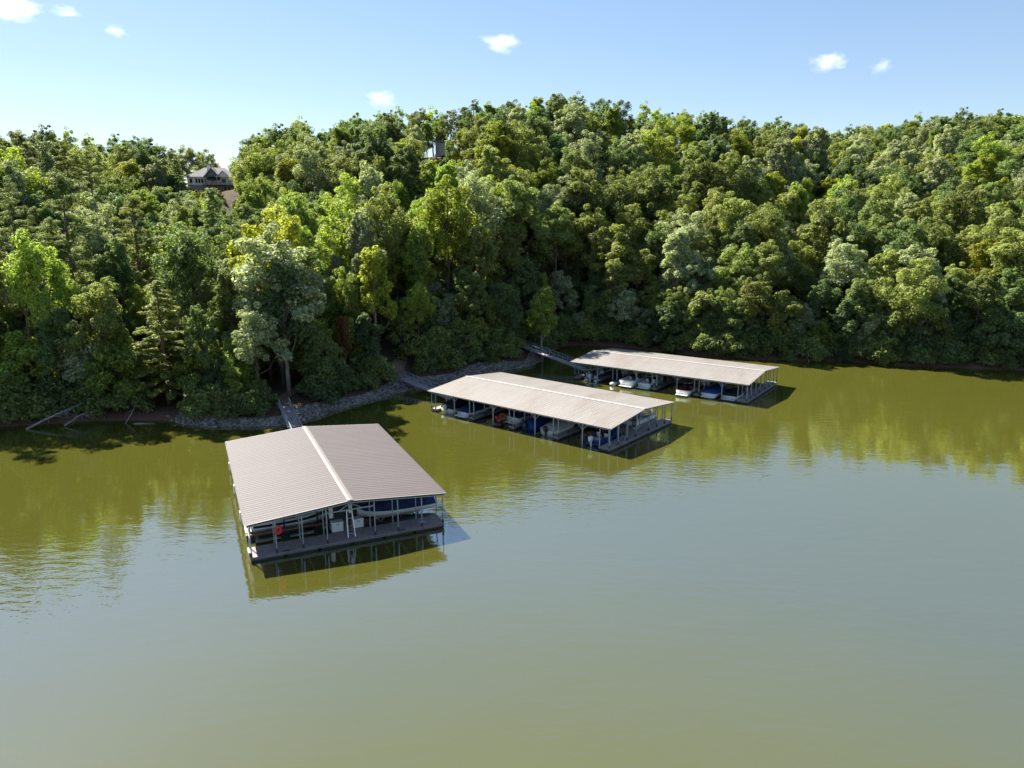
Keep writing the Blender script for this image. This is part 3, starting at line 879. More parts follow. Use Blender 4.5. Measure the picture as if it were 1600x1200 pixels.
# near dock
runabout('sport_boat', 'white sport boat with open cockpit in left slip of taupe-roofed dock', BG, on(D1, .9, 6.0, .18), A1, L=6.3, stripe='black', tower=False)
lift('low boat lift under the white sport boat by the catwalk', on(D1, 1.3, 6.0, 0), A1, z=.12, B=2.3)
runabout('covered_boat', 'white boat under bulging navy cover at right side of taupe-roofed dock', BG, on(D1, 16.5, 4.1, .62), A1 + math.pi, L=6.9, B=2.5, fb=.62, cover='navy', cover_h=1.25)
lift('boat lift frame under the navy covered boat', on(D1, 10.6, 4.1, 0), A1, z=.3)
# middle dock, slips facing the camera
P = LONG[0]
runabout('covered_boat', 'black covered boat with tented cover in leftmost slip of middle dock', BG, on(P, .6, 26.6, .05), A2, cover='black_cover', cover_h=1.15, outboard='offwhite', platform=False)
runabout('covered_boat', 'navy covered boat with white swim platform, second slip of middle dock', BG, on(P, .6, 23.6, .05), A2, L=6.2, cover='navy', cover_h=.7)
runabout('ski_boat', 'blue and white boat with tower behind the red jet ski', BG, on(P, 1.9, 15.9, .25), A2, L=5.4, B=2.25, hullmat='offwhite', deckmat='blue_hull', interior='blue', tower=True)
jetski('red and black jet ski moored at the middle dock edge', 'jet skis', on(P, .1, 16.6, .02), A2 + R(50))
runabout('outboard_boat', 'bright blue covered boat with black outboard motor in middle dock', BG, on(P, .75, 12.6, .08), A2, L=5.9, B=2.3, hullmat='blue_hull', cover='blue', cover_h=.55, outboard='black', platform=False)
runabout('outboard_boat', 'boat under grey tarpaulin with black outboard motor in middle dock', BG, on(P, .75, 9.5, .08), A2, L=6.1, B=2.35, hullmat='white', cover='grey_cover', cover_h=.75, outboard='black', platform=False)
runabout('outboard_boat', 'blue boat with big white outboard at right end of middle dock', BG, on(P, .9, 2.95, .05), A2, L=5.6, B=2.2, hullmat='blue_hull', deckmat='blue_hull', interior='offwhite', outboard='white', platform=False, windshield=False)
pontoon('pontoon boat with white side panels behind middle dock end deck', BG, on(P, 15.7, 3.35, .05), A2 + math.pi, L=6.4, canopy=None, motor='offwhite')
runabout('covered_boat', 'white boat with dark cover on far side of middle dock', BG, on(P, 15.3, 6.0, .05), A2 + math.pi, cover='black_cover')
V, F = [], []
n1, n2 = 22, 8
for i in range(n1):
    for j in range(n2):
        a, b = 2 * math.pi * i / n1, 2 * math.pi * j / n2
        V.append(((.58 + .2 * math.cos(b)) * math.cos(a), (.58 + .2 * math.cos(b)) * math.sin(a), .2 * math.sin(b)))
        F.append((i * n2 + j, ((i + 1) % n1) * n2 + j, ((i + 1) % n1) * n2 + (j + 1) % n2, i * n2 + (j + 1) % n2))
ring_o = mesh('tow_tube', V, F, M['orange'], True)
VR = []
for i in range(n1):
    for j in range(n2):
        a, b = 2 * math.pi * i / n1, 2 * math.pi * j / n2
        VR.append(((.24 + .16 * math.cos(b)) * math.cos(a) * .8, (.24 + .16 * math.cos(b)) * math.sin(a), .12 * math.sin(b)))
ring_r = mesh('ring', VR, F, M['red'], True)
t_ = link('tow_tube', ring_o, None, on(P, 2.2, 17.8, .55), (R(66), 0, A2)); tag(t_, 'orange inflatable ring beside blue boat with tower', 'float')
# farthest dock
P = LONG[1]
pontoon('pontoon boat with grey canopy and blue front in leftmost slip of farthest dock', BG, on(P, .2, 26.1, .05), A3, L=6.4, skirt='blue_hull', canopy='grey_cover', motor='white')
jetski('pale grey jet ski left of the white cruiser', 'jet skis', on(P, -.6, 21.6, .02), A3, hull='offwhite', seat='black')
runabout('cruiser', 'large white cruiser with dark hatch in farthest dock', BG, on(P, -.5, 19.2, .12), A3, L=7.0, B=2.6, fb=1.05, interior='white', tower=False)
runabout('ski_boat', 'white boat with teal stripe right of the cruiser', BG, on(P, .1, 16.4, .1), A3, L=6.2, B=2.35, stripe='teal', interior='white', tower=True)
runabout('sport_boat', 'white boat with maroon deck in farthest dock', BG, on(P, -.6, 9.7, .05), A3, L=5.9, B=2.25, deckmat='maroon', interior='maroon')
runabout('covered_boat', 'white boat under bright navy cover in farthest dock', BG, on(P, .1, 5.9, .15), A3, L=6.3, B=2.45, cover='blue', cover_h=.4, outboard=None)
runabout('covered_boat', 'black covered boat low on lift in rightmost slip of farthest dock', BG, on(P, .9, 3.0, .0), A3, L=5.6, cover='black_cover', cover_h=.5, outboard=None)
lift('bare lift arms under the black covered boat in farthest dock', on(P, .1, 3.0, 0), A3, L=4.6, B=2.3, z=.1)


# ------------------------------------------------------------------ things on the docks
def dock_box(label, dk, x, y, s=(1.0, .62, .62), z=DECK + .02, rz=0.0):
    o = empty('dock_box', on(dk, x, y, z), dk['a'] + rz); tag(o, label, 'storage box', 'white storage boxes on the docks')
    box('body', (0, 0, s[2] * .44), (s[0], s[1], s[2] * .86), M['offwhite'], o, bev=.04)
    box('lid', (0, 0, s[2] * .93), (s[0] + .08, s[1] + .08, s[2] * .16), M['white'], o, bev=.05)
    box('latch', (0, -s[1] / 2 - .03, s[2] * .78), (.1, .03, .1), M['sleeve'], o)
    return o


dock_box('white storage box left of the ladder on taupe-roofed dock', D1, 7.45, 2.25, (.95, .7, .85))
dock_box('white storage box right of the ladder on taupe-roofed dock', D1, 9.25, 2.35, (.85, .7, .8))
dock_box('white storage box on the walkway of the middle dock', LONG[0], 7.4, 4.6, (1.3, .7, 1.0), rz=R(90))
dock_box('left one of two white storage boxes behind the pale jet ski', LONG[1], 7.2, 23.2, (1.2, .7, 1.1), rz=R(90))
dock_box('right one of two white storage boxes behind the pale jet ski', LONG[1], 7.2, 20.6, (1.2, .7, 1.1), rz=R(90))
dock_box('white storage box behind the maroon boat', LONG[1], 7.2, 9.0, (1.2, .7, 1.1), rz=R(90))

ld = empty('ladder', on(D1, 8.3, .75, DECK), A1); tag(ld, 'aluminium ladder standing on the brown deck under the ridge', 'ladder')
for sg in (-1, 1):
    beam('stile', (sg * .30, -.35, 0), (sg * .22, .25, 2.15), .07, .04, M['alu'], ld)
    beam('back_leg', (sg * .28, .75, 0), (sg * .20, .27, 2.12), .05, .03, M['alu'], ld)
for i in range(6):
    t = (i + 1) / 7; beam('rung', (-.30 + .08 * t, -.35 + .6 * t, 2.15 * t), (.30 - .08 * t, -.35 + .6 * t, 2.15 * t), .06, .03, M['deck_brown' if i % 2 else 'alu'], ld)
box('top_cap', (0, .26, 2.17), (.5, .2, .06), M['alu'], ld)


def meter(label, dk, x, y, z, s=(.32, .16, .8)):
    o = empty('electrical_box', on(dk, x, y, z), dk['a']); tag(o, label, 'electrical box', 'white electrical boxes on dock posts')
    box('housing', (0, 0, 0), s, M['offwhite'], o, bev=.03)
    box('door', (0, -s[1] / 2 - .012, -.02), (s[0] * .8, .02, s[2] * .8), M['white'], o)
    beam('conduit', (0, 0, s[2] / 2), (0, 0, s[2] / 2 + .9), .05, .05, M['steel'], o)
    return o


meter('white electrical box hanging left of the ladder', D1, 7.05, 2.6, 2.0, (.36, .18, 1.05))
meter('white electrical box hanging above the ladder', D1, 8.55, 1.75, 2.45)
ro = link('ring_buoy', ring_r, None, on(D1, 2.45, -.1, 2.35), (R(88), 0, A1 + R(18))); tag(ro, 'red ring hanging from a front post of taupe-roofed dock', 'ring')
hp = empty('deck_hatch', on(D1, 14.6, .95, DECK + .004), A1); tag(hp, 'flat pale grey panel lying on right end of brown deck', 'panel')
box('panel', (0, 0, .02), (.75, .6, .04), M['grey_cover'], hp, bev=.01); box('panel_handle', (0, -.2, .05), (.2, .04, .03), M['steel'], hp)
cv = empty('folded_cover', on(LONG[1], 6.2, 24.4, 1.55), A3); tag(cv, 'beige folded canvas hung between posts of farthest dock', 'canvas')
st = [[(0, y, .35 * abs(math.sin(y * 2.1)) * .4 + .55), (.25, y, .25), (.1 + .2 * math.sin(y * 5), y, -.35)] for y in np.linspace(-1.4, 1.4, 12)]
V, F = loft(st, False); k_ = link('canvas', mesh('canvas', V, F, M['tan'], True), cv); k_.modifiers.new('thickness', 'SOLIDIFY').thickness = .06
beam('hanging_bar', (0, -1.5, .62), (0, 1.5, .62), .05, .05, M['alu'], cv)
ol = empty('chair', on(LONG[0], 4.6, .95, DECK), A2 + .4); tag(ol, 'light metal lounge frame on the middle dock end deck', 'chair')
for sg in (-.26, .26):
    tube('chair_frame', [(-.55, sg, .0), (-.35, sg, .35), (.35, sg, .35), (.75, sg, .8)], .03, M['alu'], ol, 6)
    tube('chair_leg', [(.4, sg, .36), (.55, sg, 0)], .025, M['alu'], ol, 6)
box('sling', (0, 0, .36), (.75, .5, .03), M['grey_cover'], ol)


# ------------------------------------------------------------------ house on the hill
HX, HD = float(x_at(333, 270, 37)), 270.0
HZ = CAM_H + float(slope_of(301)) * 270
ha = math.atan2(HX, HD)          # the lake front faces the camera side
hs = empty('white_house', (HX, HD, HZ), -ha * .0 + R(8)); tag(hs, 'white two-storey house with grey roof and red-brown balcony on the hilltop', 'house')
# local: x right, y away from the lake, z up; lake front at y = 0
lw = box('lower_wall', (-.2, 4.8, 1.3), (16.2, 9.0, 2.68), M['stone_wall'], hs)
uw = box('upper_wall', (-.2, 4.8, 4.1), (16.5, 9.4, 2.9), M['wall'], hs)
V = [(-8.9, -.5, 5.5), (8.5, -.5, 5.5), (8.5, 10, 5.5), (-8.9, 10, 5.5), (-3.6, 4.6, 9.0), (3.4, 4.6, 9.0)]
rf = link('roof', mesh('roof', V, [(0, 1, 5, 4), (1, 2, 5), (2, 3, 4, 5), (3, 0, 4), (3, 2, 1, 0)], M['shingle']), hs)
box('chimney', (-1.8, 3.4, 8.4), (1.0, 1.0, 2.6), M['wall'], rf)


def gable(x, w, h, z, y0, wallmat, name):
    V = [(x - w / 2, y0, z), (x + w / 2, y0, z), (x, y0, z + h), (x - w / 2, 4.4, z), (x + w / 2, 4.4, z), (x, 4.4, z + h)]
    g = link(name, mesh(name, V, [(0, 1, 2), (5, 4, 3), (0, 2, 5, 3), (1, 4, 5, 2), (0, 3, 4, 1)], wallmat), hs)
    ov = .35; t = .16
    for s in (-1, 1):
        beam('rake_board', (x + s * (w / 2 + ov), y0 - .15, z - .1), (x + s * .0, y0 - .15, z + h + .12), .3, .24, M['wall'], g)
        Vr = [(x + s * (w / 2 + ov), y0 - .35, z - ov * h / (w / 2) + .1), (x, y0 - .35, z + h + .1), (x, 4.4, z + h + .1), (x + s * (w / 2 + ov), 4.4, z - ov * h / (w / 2) + .1)]
        r_ = link('gable_roof', mesh('gable_roof', Vr, [(0, 1, 2, 3)], M['shingle']), g); r_.modifiers.new('t', 'SOLIDIFY').thickness = .12
    return g


g1 = gable(.1, 5.0, 2.9, 5.55, -1.0, M['gable_grey'], 'gable')
box('gable_window', (.1, -1.03, 6.4), (1.1, .06, .5), M['glass'], g1)
g2 = gable(4.1, 4.2, 2.0, 5.45, -1.3, M['wall'], 'white_gable')


def hwin(x, z, w, h, y=-.0, par=None):
    f = box('window', (x, y - .03, z), (w, .1, h), M['wall'], hs)
    box('pane', (0, -.04, 0), (w - .2, .06, h - .2), M['glass'], f)


for x, w in ((-7.4, 1.0), (-5.5, .9), (-4.5, .9), (-3.5, .9), (-2.5, .6)): hwin(x, 4.1, w, 1.7, .1)
for x, w in ((4.0, 1.6), (5.8, 1.0)): hwin(x, 4.2, w, 1.5, .1)
for x, w in ((-1.0, 1.2), (.8, 1.4), (1.9, .5), (4.2, 1.1), (5.5, 1.1)): hwin(x, 1.25, w, 1.9, .28)
sl3 = [(-1.9, .05, 5.35), (3.0, .05, 5.35), (2.7, -1.7, 4.3), (-1.5, -1.7, 4.3)]
aw = link('awning', mesh('awning', sl3, [(0, 1, 2, 3)], M['awning']), hs); aw.modifiers.new('t', 'SOLIDIFY').thickness = .08
box('balcony_floor', (2.6, -1.3, 2.55), (10.6, 2.6, .22), M['rail_brown'], hs)
for z in (3.55, 3.1, 2.85): beam('balcony_rail', (-2.7, -2.55, z), (7.9, -2.55, z), .1, .07, M['rail_brown'], hs)
for x in np.linspace(-2.7, 7.9, 8): beam('balcony_post', (x, -2.5, .0 if x in (-2.7, 7.9) else 2.4), (x, -2.5, 3.6), .14, .14, M['rail_brown'], hs)
for x in (1.9, 6.2): beam('porch_column', (x, -1.2, 2.7), (x, -1.2, 5.45), .22, .22, M['wall'], hs)
wg = box('garage_wing', (11.2, 7.5, 3.9), (6.4, 7.5, 2.6), M['wall'], hs)
V = [(7.6, 3.4, 5.2), (14.8, 3.4, 5.2), (14.8, 11.6, 5.2), (7.6, 11.6, 5.2), (7.6, 7.5, 7.2), (12.2, 7.5, 7.2)]
link('wing_roof', mesh('wing_roof', V, [(0, 1, 5, 4), (1, 2, 5), (2, 3, 4, 5), (3, 0, 4), (3, 2, 1, 0)], M['shingle']), hs)
hwin(9.6, 3.9, 1.1, 1.6, 3.75)
# raised ground under the house and the bare clay slope below it
V = []; F = []
nu, nv = 14, 10
for j in range(nv):
    for i in range(nu):
        u, v = i / (nu - 1), j / (nv - 1)
        x = HX - 12 + 34 * u; y = HD - 20 + 40 * v
        edge = min(u, 1 - u, v, 1 - v) * 4
        z0 = gz(x, y); top = HZ + .0 - (.34 * max(0, (HD - 3) - y) + .0)
        z = z0 + (top - z0) * min(1, max(0, edge)) - .4 * (edge <= 0)
        V.append((x, y, max(z, z0 - .5) if edge > 0 else z0 - .6))
for j in range(nv - 1):
    for i in range(nu - 1): F.append((j * nu + i, j * nu + i + 1, (j + 1) * nu + i + 1, (j + 1) * nu + i))
M['clay'] = paint('clay_lawn', (.36, .25, .17), .95, .3, .35, dirt=(.10, .12, .04), dirt_amt=.7)
yd = link('house_yard_ground', mesh('yard', V, F, M['clay'], True)); tag(yd, kind='structure')

# second building, half hidden among the trees
BD = 214.0
BZ = CAM_H + float(slope_of(243)) * BD; BX = float(x_at(704, BD, 44))
b2 = empty('hillside_cabin', (BX, BD, BZ), R(-6)); tag(b2, 'grey panelled cabin with a slab terrace half hidden in hilltop trees', 'cabin')
box('terrace_slab', (0, 0, 0), (8.2, 5, .35), M['panel_grey'], b2)
box('upper_wall', (-1.6, 1.4, 1.9), (4.6, 2.0, 3.4), M['panel_grey'], b2)
box('side_wall', (-3.85, .2, 1.9), (.15, 4.2, 3.4), M['panel_grey'], b2)
box('flat_roof', (-1.6, 1.2, 3.75), (5.4, 3.4, .25), M['shingle'], b2)
box('lower_wall', (.6, 1.2, -1.9), (6.6, 1.6, 3.4), M['awning'], b2)
for x in (-3.7, -1.2, 1.3, 3.7): beam('stilt', (x, -2.2, -7), (x, -2.2, -.17), .28, .28, M['rail_brown'], b2)
for x in (1.2, 2.6): w_ = box('window', (x, .36, -1.8), (1.1, .08, 1.5), M['panel_grey'], b2); box('pane', (0, -.05, 0), (.9, .05, 1.3), M['glass'], w_)
for z in (.55, .95): beam('railing', (-.0, -2.4, z), (4.0, -2.4, z), .06, .06, M['offwhite'], b2)


# ------------------------------------------------------------------ riprap along the point
def stones(n):
    rg = np.random.default_rng(77)
    seg = SH[(SH[:, 0] > -46) & (SH[:, 0] < 6)]
    d = np.r_[0, np.cumsum(np.hypot(*np.diff(seg, axis=0).T))]
    t = rg.random(n) * d[-1]
    bx = np.interp(t, d, seg[:, 0]); by = np.interp(t, d, seg[:, 1])
    tx = np.interp(t + .5, d, seg[:, 0]) - np.interp(t - .5, d, seg[:, 0]); ty = np.interp(t + .5, d, seg[:, 1]) - np.interp(t - .5, d, seg[:, 1])
    nn = np.hypot(tx, ty); nxv, nyv = -ty / nn, tx / nn
    wid = 2.2 + .7 * np.sin(t * .35) 
    o = (rg.random(n) ** .85) * wid - .35
    x = bx + nxv * o; y = by + nyv * o; z = ground(x, y)
    r = .08 + .16 * rg.random(n) ** 2
    import bmesh
    bm = bmesh.new(); bmesh.ops.create_icosphere(bm, subdivisions=1, radius=1)
    bv = np.array([v.co[:] for v in bm.verts]); bf = np.array([[v.index for v in f.verts] for f in bm.faces]); bm.free()
    A = rg.normal(size=(n, 3, 3)) * .22 + np.eye(3) * np.array([1.15, .95, .7])
    th = rg.random(n) * 6.28; Rz = np.zeros((n, 3, 3)); Rz[:, 0, 0] = np.cos(th); Rz[:, 1, 1] = np.cos(th); Rz[:, 0, 1] = -np.sin(th); Rz[:, 1, 0] = np.sin(th); Rz[:, 2, 2] = 1
    P_ = np.einsum('nij,njk,vk->nvi', Rz, A, bv) * r[:, None, None]
    P_ *= 1 + rg.normal(size=(n, len(bv), 1)) * .1
    P_ += np.stack([x, y, z + r * .25], -1)[:, None]
    Fa = (bf[None] + (np.arange(n) * len(bv))[:, None, None]).reshape(-1, 3)
    me = bpy.data.meshes.new('riprap_stones')
    me.vertices.add(n * len(bv)); me.vertices.foreach_set('co', P_.astype(np.float32).ravel())
    me.loops.add(Fa.size); me.loops.foreach_set('vertex_index', Fa.astype(np.int32).ravel())
    me.polygons.add(len(Fa)); me.polygons.foreach_set('loop_start', np.arange(0, Fa.size, 3, dtype=np.int32))
    m = bpy.data.materials.new('riprap'); nt, N, L = nodes(m)
    out = N.new('ShaderNodeOutputMaterial'); b = N.new('ShaderNodeBsdfPrincipled'); b.inputs['Roughness'].default_value = .85
    geo = N.new('ShaderNodeNewGeometry'); cr = N.new('ShaderNodeValToRGB'); e = cr.color_ramp.elements
    e[0].position = 0; e[0].color = (.085, .068, .055, 1); e[1].position = 1; e[1].color = (.35, .30, .26, 1)
    k = e.new(.5); k.color = (.19, .16, .14, 1)
    L.new(geo.outputs['Random Per Island'], cr.inputs[0]); L.new(cr.outputs[0], b.inputs['Base Color']); L.new(b.outputs[0], out.inputs[0])
    me.materials.append(m); me.update(calc_edges=True)
    return me


rp = link('riprap_stones', stones(11000)); tag(rp, kind='stuff')

# dirt paths that come down to the gangways
M['dirt'] = paint('path_dirt', (.17, .11, .075), .95, .25, 1.2, dirt=(.12, .075, .05), dirt_amt=.6)
def path(pts, w):
    V = []; F = []
    for i, (x, y) in enumerate(pts):
        a = pts[max(0, i - 1)]; b = pts[min(len(pts) - 1, i + 1)]; dx, dy = b[0] - a[0], b[1] - a[1]; n = math.hypot(dx, dy)
        for s in np.linspace(-1, 1, 5):
            px, py = x - dy / n * s * w, y + dx / n * s * w
            V.append((px, py, gz(px, py) + .07))
    for i in range(len(pts) - 1):
        for k in range(4): F.append((i * 5 + k, i * 5 + k + 1, (i + 1) * 5 + k + 1, (i + 1) * 5 + k))
    o = link('dirt_path', mesh('dirt_path', V, F, M['dirt'], True)); return tag(o, kind='structure')
path([(-31.2, 94.6), (-31.5, 95.8), (-31.9, 97.2), (-32.2, 98.8), (-32, 100.5), (-31.2, 102.5)], .8)
path([(-17.4, 111.8), (-17.8, 113.2), (-18.4, 114.6), (-18.8, 116.2), (-18.5, 118)], 1.0)


# ------------------------------------------------------------------ forest
def max_top(px, d):
    """open sight lines that the photograph shows: to the house, the cabin and the clay slope"""
    lim = 1e9
    if 288 < px < 388 and d < 262: lim = CAM_H + float(slope_of(306 if px > 345 else 297)) * d
    if 664 < px < 742 and d < 213: lim = CAM_H + float(slope_of(249)) * d
    return lim


KEEP = []     # (x, y, radius) spots kept clear
for gx, gy, gr in ((-31.3, 95.6, 2.2), (-31.9, 98.5, 2.0), (-17.8, 112.8, 2.2), (-18.5, 115.6, 1.8), (1.9, 135, 1.6)): KEEP.append((gx, gy, gr))

TREES = []     # x, y, radius
def free(x, y, r):
    for tx, ty, tr in TREES:
        if (tx - x) ** 2 + (ty - y) ** 2 < (.5 * (r + tr)) ** 2: return False
    for kx, ky, kr in KEEP:
        if (kx - x) ** 2 + (ky - y) ** 2 < (kr + .35 * r) ** 2: return False
    return True


# --- trees that stand out, each placed where the photograph shows it
def hero(name, key, px, ytop, d, label, mat=None, wide=1.0, group=None, cat='tree'):
    x = float(x_at(px, d, CAM_H + float(slope_of(ytop)) * d))
    zt = CAM_H + float(slope_of(ytop)) * d; g = gz(x, d)
    sz = (zt - g) / PH[key]
    o = put_tree(name, key, x, d, sz * wide, label, group, mat, cat, z=g, szf=1 / wide)
    TREES.append((x, d, 4.5))
    return o


hc = hero('conifer_tree', 'cedar0', 243, 437, 97.5, 'yellow-green conifer with bare dead lower branches at the left shore', 'cedar', 1.12)
hero('pine_tree', 'pine0', 88, 268, 112, 'tall pine with long bare trunk near the left edge', 'pine', 1.05)
hero('pine_tree', 'pine1', 205, 302, 126, 'spreading pine below and left of the white house', 'cedar', 1.2)
hero('conifer_tree', 'cedar1', 330, 292, 142, 'dark pointed conifer standing just below the white house', 'pine', .95)
hero('pine_tree', 'pine2', 12, 300, 104, 'pine with trunk showing at the left picture edge', 'pine')
hero('pine_tree', 'pine3', 535, 330, 140, 'pine with bare trunk in the middle of the slope above the rocky point', 'pine', 1.0)
hero('pine_tree', 'pine1', 30, 205, 165, 'tall dark pine at the upper left skyline', 'pine', 1.1)
hero('pale_tree', 'broad4', 425, 348, 103, 'silvery pale-leaved tree above the rocky point', 'silver', 1.05)
hero('pale_tree', 'broad4', 395, 470, 95.5, 'small silvery tree beside the dead-branched conifer', 'silver', .9)
hero('broadleaf_tree', 'broad8', 362, 560, 94.0, 'low leafy tree standing on the rocky point', 'poplar', .85)
hp_ = hero('pale_trunk_tree', 'narrow0', 437, 402, 100.5, 'tree with a straight pale trunk just above the near gangway', 'deep', 1.1)
KEEP.append((hp_.location.x, hp_.location.y - 2.2, 1.6))
hero('broadleaf_tree', 'narrow0', 848, 447, 133.5, 'sunlit yellow-green tree at the tip of the wooded point', 'poplar', 1.15)
hero('broadleaf_tree', 'narrow1', 700, 366, 150, 'small bright yellow-green tree in the middle of the slope', 'bright', 1.0)
hero('broadleaf_tree', 'narrow2', 618, 352, 142, 'tall yellow-green pointed tree left of the bright one', 'poplar', 1.1)
hero('broadleaf_tree', 'narrow0', 590, 372, 128, 'broad lime-green tree above the middle gangway', 'bright', 1.25)
hero('broadleaf_tree', 'broad3', 1545, 372, 143, 'bright yellow tree in layered clumps near the right edge', 'bright', .9)
hero('broadleaf_tree', 'broad8', 415, 235, 205, 'large light green tree right of the white house', 'poplar', 1.1)
hero('broadleaf_tree', 'broad3', 735, 420, 128, 'full green tree on the bank above the middle dock', 'oak', 1.0)
hero('broadleaf_tree', 'broad7', 795, 440, 131, 'dark green tree on the bank behind the middle dock ridge', 'deep', 1.0)
hero('rusty_tree', 'narrow1', 535, 492, 108, 'thin tree with rust-brown foliage above the rocky bank', 'rust', .7)
hero('broadleaf_tree', 'broad6', 85, 480, 96, 'dark leafy tree leaning over the left shore driftwood', 'deep', 1.0)
hero('broadleaf_tree', 'open0', 205, 212, 258, 'dark open-crowned tree on the skyline left of the white house', 'deep', 1.15)
hero('broadleaf_tree', 'open1', 250, 226, 262, 'twin-lobed skyline tree beside the white house roof', 'deep', 1.0)
hero('broadleaf_tree', 'broad9', 288, 226, 286, 'pale skyline tree behind the left end of the white house', 'olive', 1.0)
hero('broadleaf_tree', 'broad5', 322, 231, 292, 'rounded skyline tree directly behind the white house chimney', 'olive', .8)
hero('broadleaf_tree', 'open0', 390, 238, 283, 'thin skyline tree right of the white house', 'olive', .8)
hero('broadleaf_tree', 'open0', 655, 168, 226, 'thin-leaved skyline tree left of the grey cabin', 'olive', 1.0)
hero('broadleaf_tree', 'open1', 705, 170, 226, 'skyline tree growing behind the grey cabin', 'olive', 1.0)
hero('broadleaf_tree', 'open2', 590, 172, 232, 'sparse golden-green tree sticking out of the skyline', 'poplar', .85)
hero('broadleaf_tree', 'open2', 699, 212, 204, 'slender tree crossing the left wall of the grey cabin', 'oak', .5)
hero('broadleaf_tree', 'open0', 709, 214, 205, 'leafy tree hiding the middle of the grey cabin', 'olive', .75)
hero('broadleaf_tree', 'narrow1', 722, 200, 207, 'thin tree standing in front of the grey cabin terrace', 'olive', .7)
for x_, y_ in ((b2.location.x, BD + 2),): KEEP.append((x_, y_, 4.5))

# dead branches of the shore conifer
rgd = np.random.default_rng(5)
for i in range(26):
    a = rgd.random() * 2.6 - 2.9; z = 1.2 + 4.5 * rgd.random(); L = 1.8 + 2.6 * rgd.random()
    sc = hc.scale.z
    tip = np.array([math.cos(a) * L, math.sin(a) * L, z - L * (.35 + .45 * rgd.random())])
    V, F = limb_geo((0, 0, z), tip, .05, .012, 4, .08, rgd)
    b_ = link('dead_branch', mesh('dead_branch', V, F, M['deadwood'], True), hc)
for hx_, hy_, hr_ in ((hc.location.x + .6, hc.location.y - 2.6, 2.6), (hc.location.x + 1.0, hc.location.y, 2.0)): KEEP.append((hx_, hy_, hr_))


def log(label, pts, r, twigs, seed):
    rg = np.random.default_rng(seed)
    o = empty('fallen_log', pts[0]); tag(o, label, 'log')
    P_ = [Vector(p) - Vector(pts[0]) for p in pts]
    tube('log_trunk', P_, [r, r * .85, r * .6, r * .25][:len(P_)] if len(P_) == 4 else list(np.linspace(r, r * .3, len(P_))), M['deadwood'], o, 7)
    for i in range(twigs):
        t = .35 + .6 * rg.random(); k = t * (len(P_) - 1); a = P_[int(k)].lerp(P_[min(int(k) + 1, len(P_) - 1)], k - int(k))
        d = Vector(rg.normal(size=3) * [1, 1, .6]); d = d.normalized() * (.8 + 1.4 * rg.random()); d.z = -abs(d.z) * .6
        V, F = limb_geo(a, a + d, r * .3, r * .08, 4, .1, rg)
        link('branch', mesh('branch', V, F, M['deadwood'], True), o)
    return o


log('bleached fallen tree sloping into the water at the left shore', [(-62.3, 88.6, .0), (-60.7, 90.0, .9), (-58.9, 91.4, 1.7), (-57.0, 92.8, 2.5)], .17, 16, 1)
log('low grey snag with broken branches below the sloping fallen tree', [(-58.2, 90.0, .1), (-57.4, 90.6, .7), (-56.8, 91.2, 1.2), (-56.2, 92, 1.5)], .13, 24, 2)
log('thin dead stem leaning out of the water left of the conifer', [(-51.0, 91.3, 0), (-50.6, 92, .9), (-50.3, 92.6, 1.8), (-50, 93, 2.5)], .07, 3, 3)
log('short pale log floating along the left shore', [(-49.8, 91.2, .02), (-48.9, 91.15, .06), (-48, 91.2, .06), (-47.1, 91.3, .02)], .10, 1, 4)
log('thin branch poking from the water at the far right shore', [(56.2, 133.4, 0), (56.0, 134, .6), (55.8, 134.4, 1.3), (55.5, 134.8, 1.9)], .08, 4, 5)

for lx_, ly_, lr_ in ((-59.5, 90.8, 1.3), (-57.2, 91.0, 1.0), (-50.6, 92.0, .8)): KEEP.append((lx_, ly_, lr_))
# --- shrubs on the banks
NB = 0
segd = np.r_[0, np.cumsum(np.hypot(*np.diff(SH, axis=0).T))]
SB = []
rgs = np.random.default_rng(31)
for t in np.arange(0, segd[-1], 1.5):
    bx = np.interp(t, segd, SH[:, 0]); by = np.interp(t, segd, SH[:, 1])
    if abs(bx) > 110 or by < 60: continue
    tx = np.interp(t + 1, segd, SH[:, 0]) - np.interp(t - 1, segd, SH[:, 0]); ty = np.interp(t + 1, segd, SH[:, 1]) - np.interp(t - 1, segd, SH[:, 1])
    n_ = math.hypot(tx, ty) + 1e-9
    rocky = -46 < bx < 5
    for k in range(2):
        o_ = (1.7 + 1.5 * rgs.random() if rocky else -.1 + 1.5 * rgs.random()) + k * 2.6 + rgs.random() * .8
        x, y = bx - ty / n_ * o_, by + tx / n_ * o_
        px = px_at(x, y, 2)
        if not (-70 < px < 1670): continue
        if rgs.random() < .22: continue
        bad = any((kx - x) ** 2 + (ky - y) ** 2 < (kr + 1.2) ** 2 for kx, ky, kr in KEEP)
        if bad: continue
        SB.append((x, y, .62 + .6 * rgs.random() + .12 * k, px))
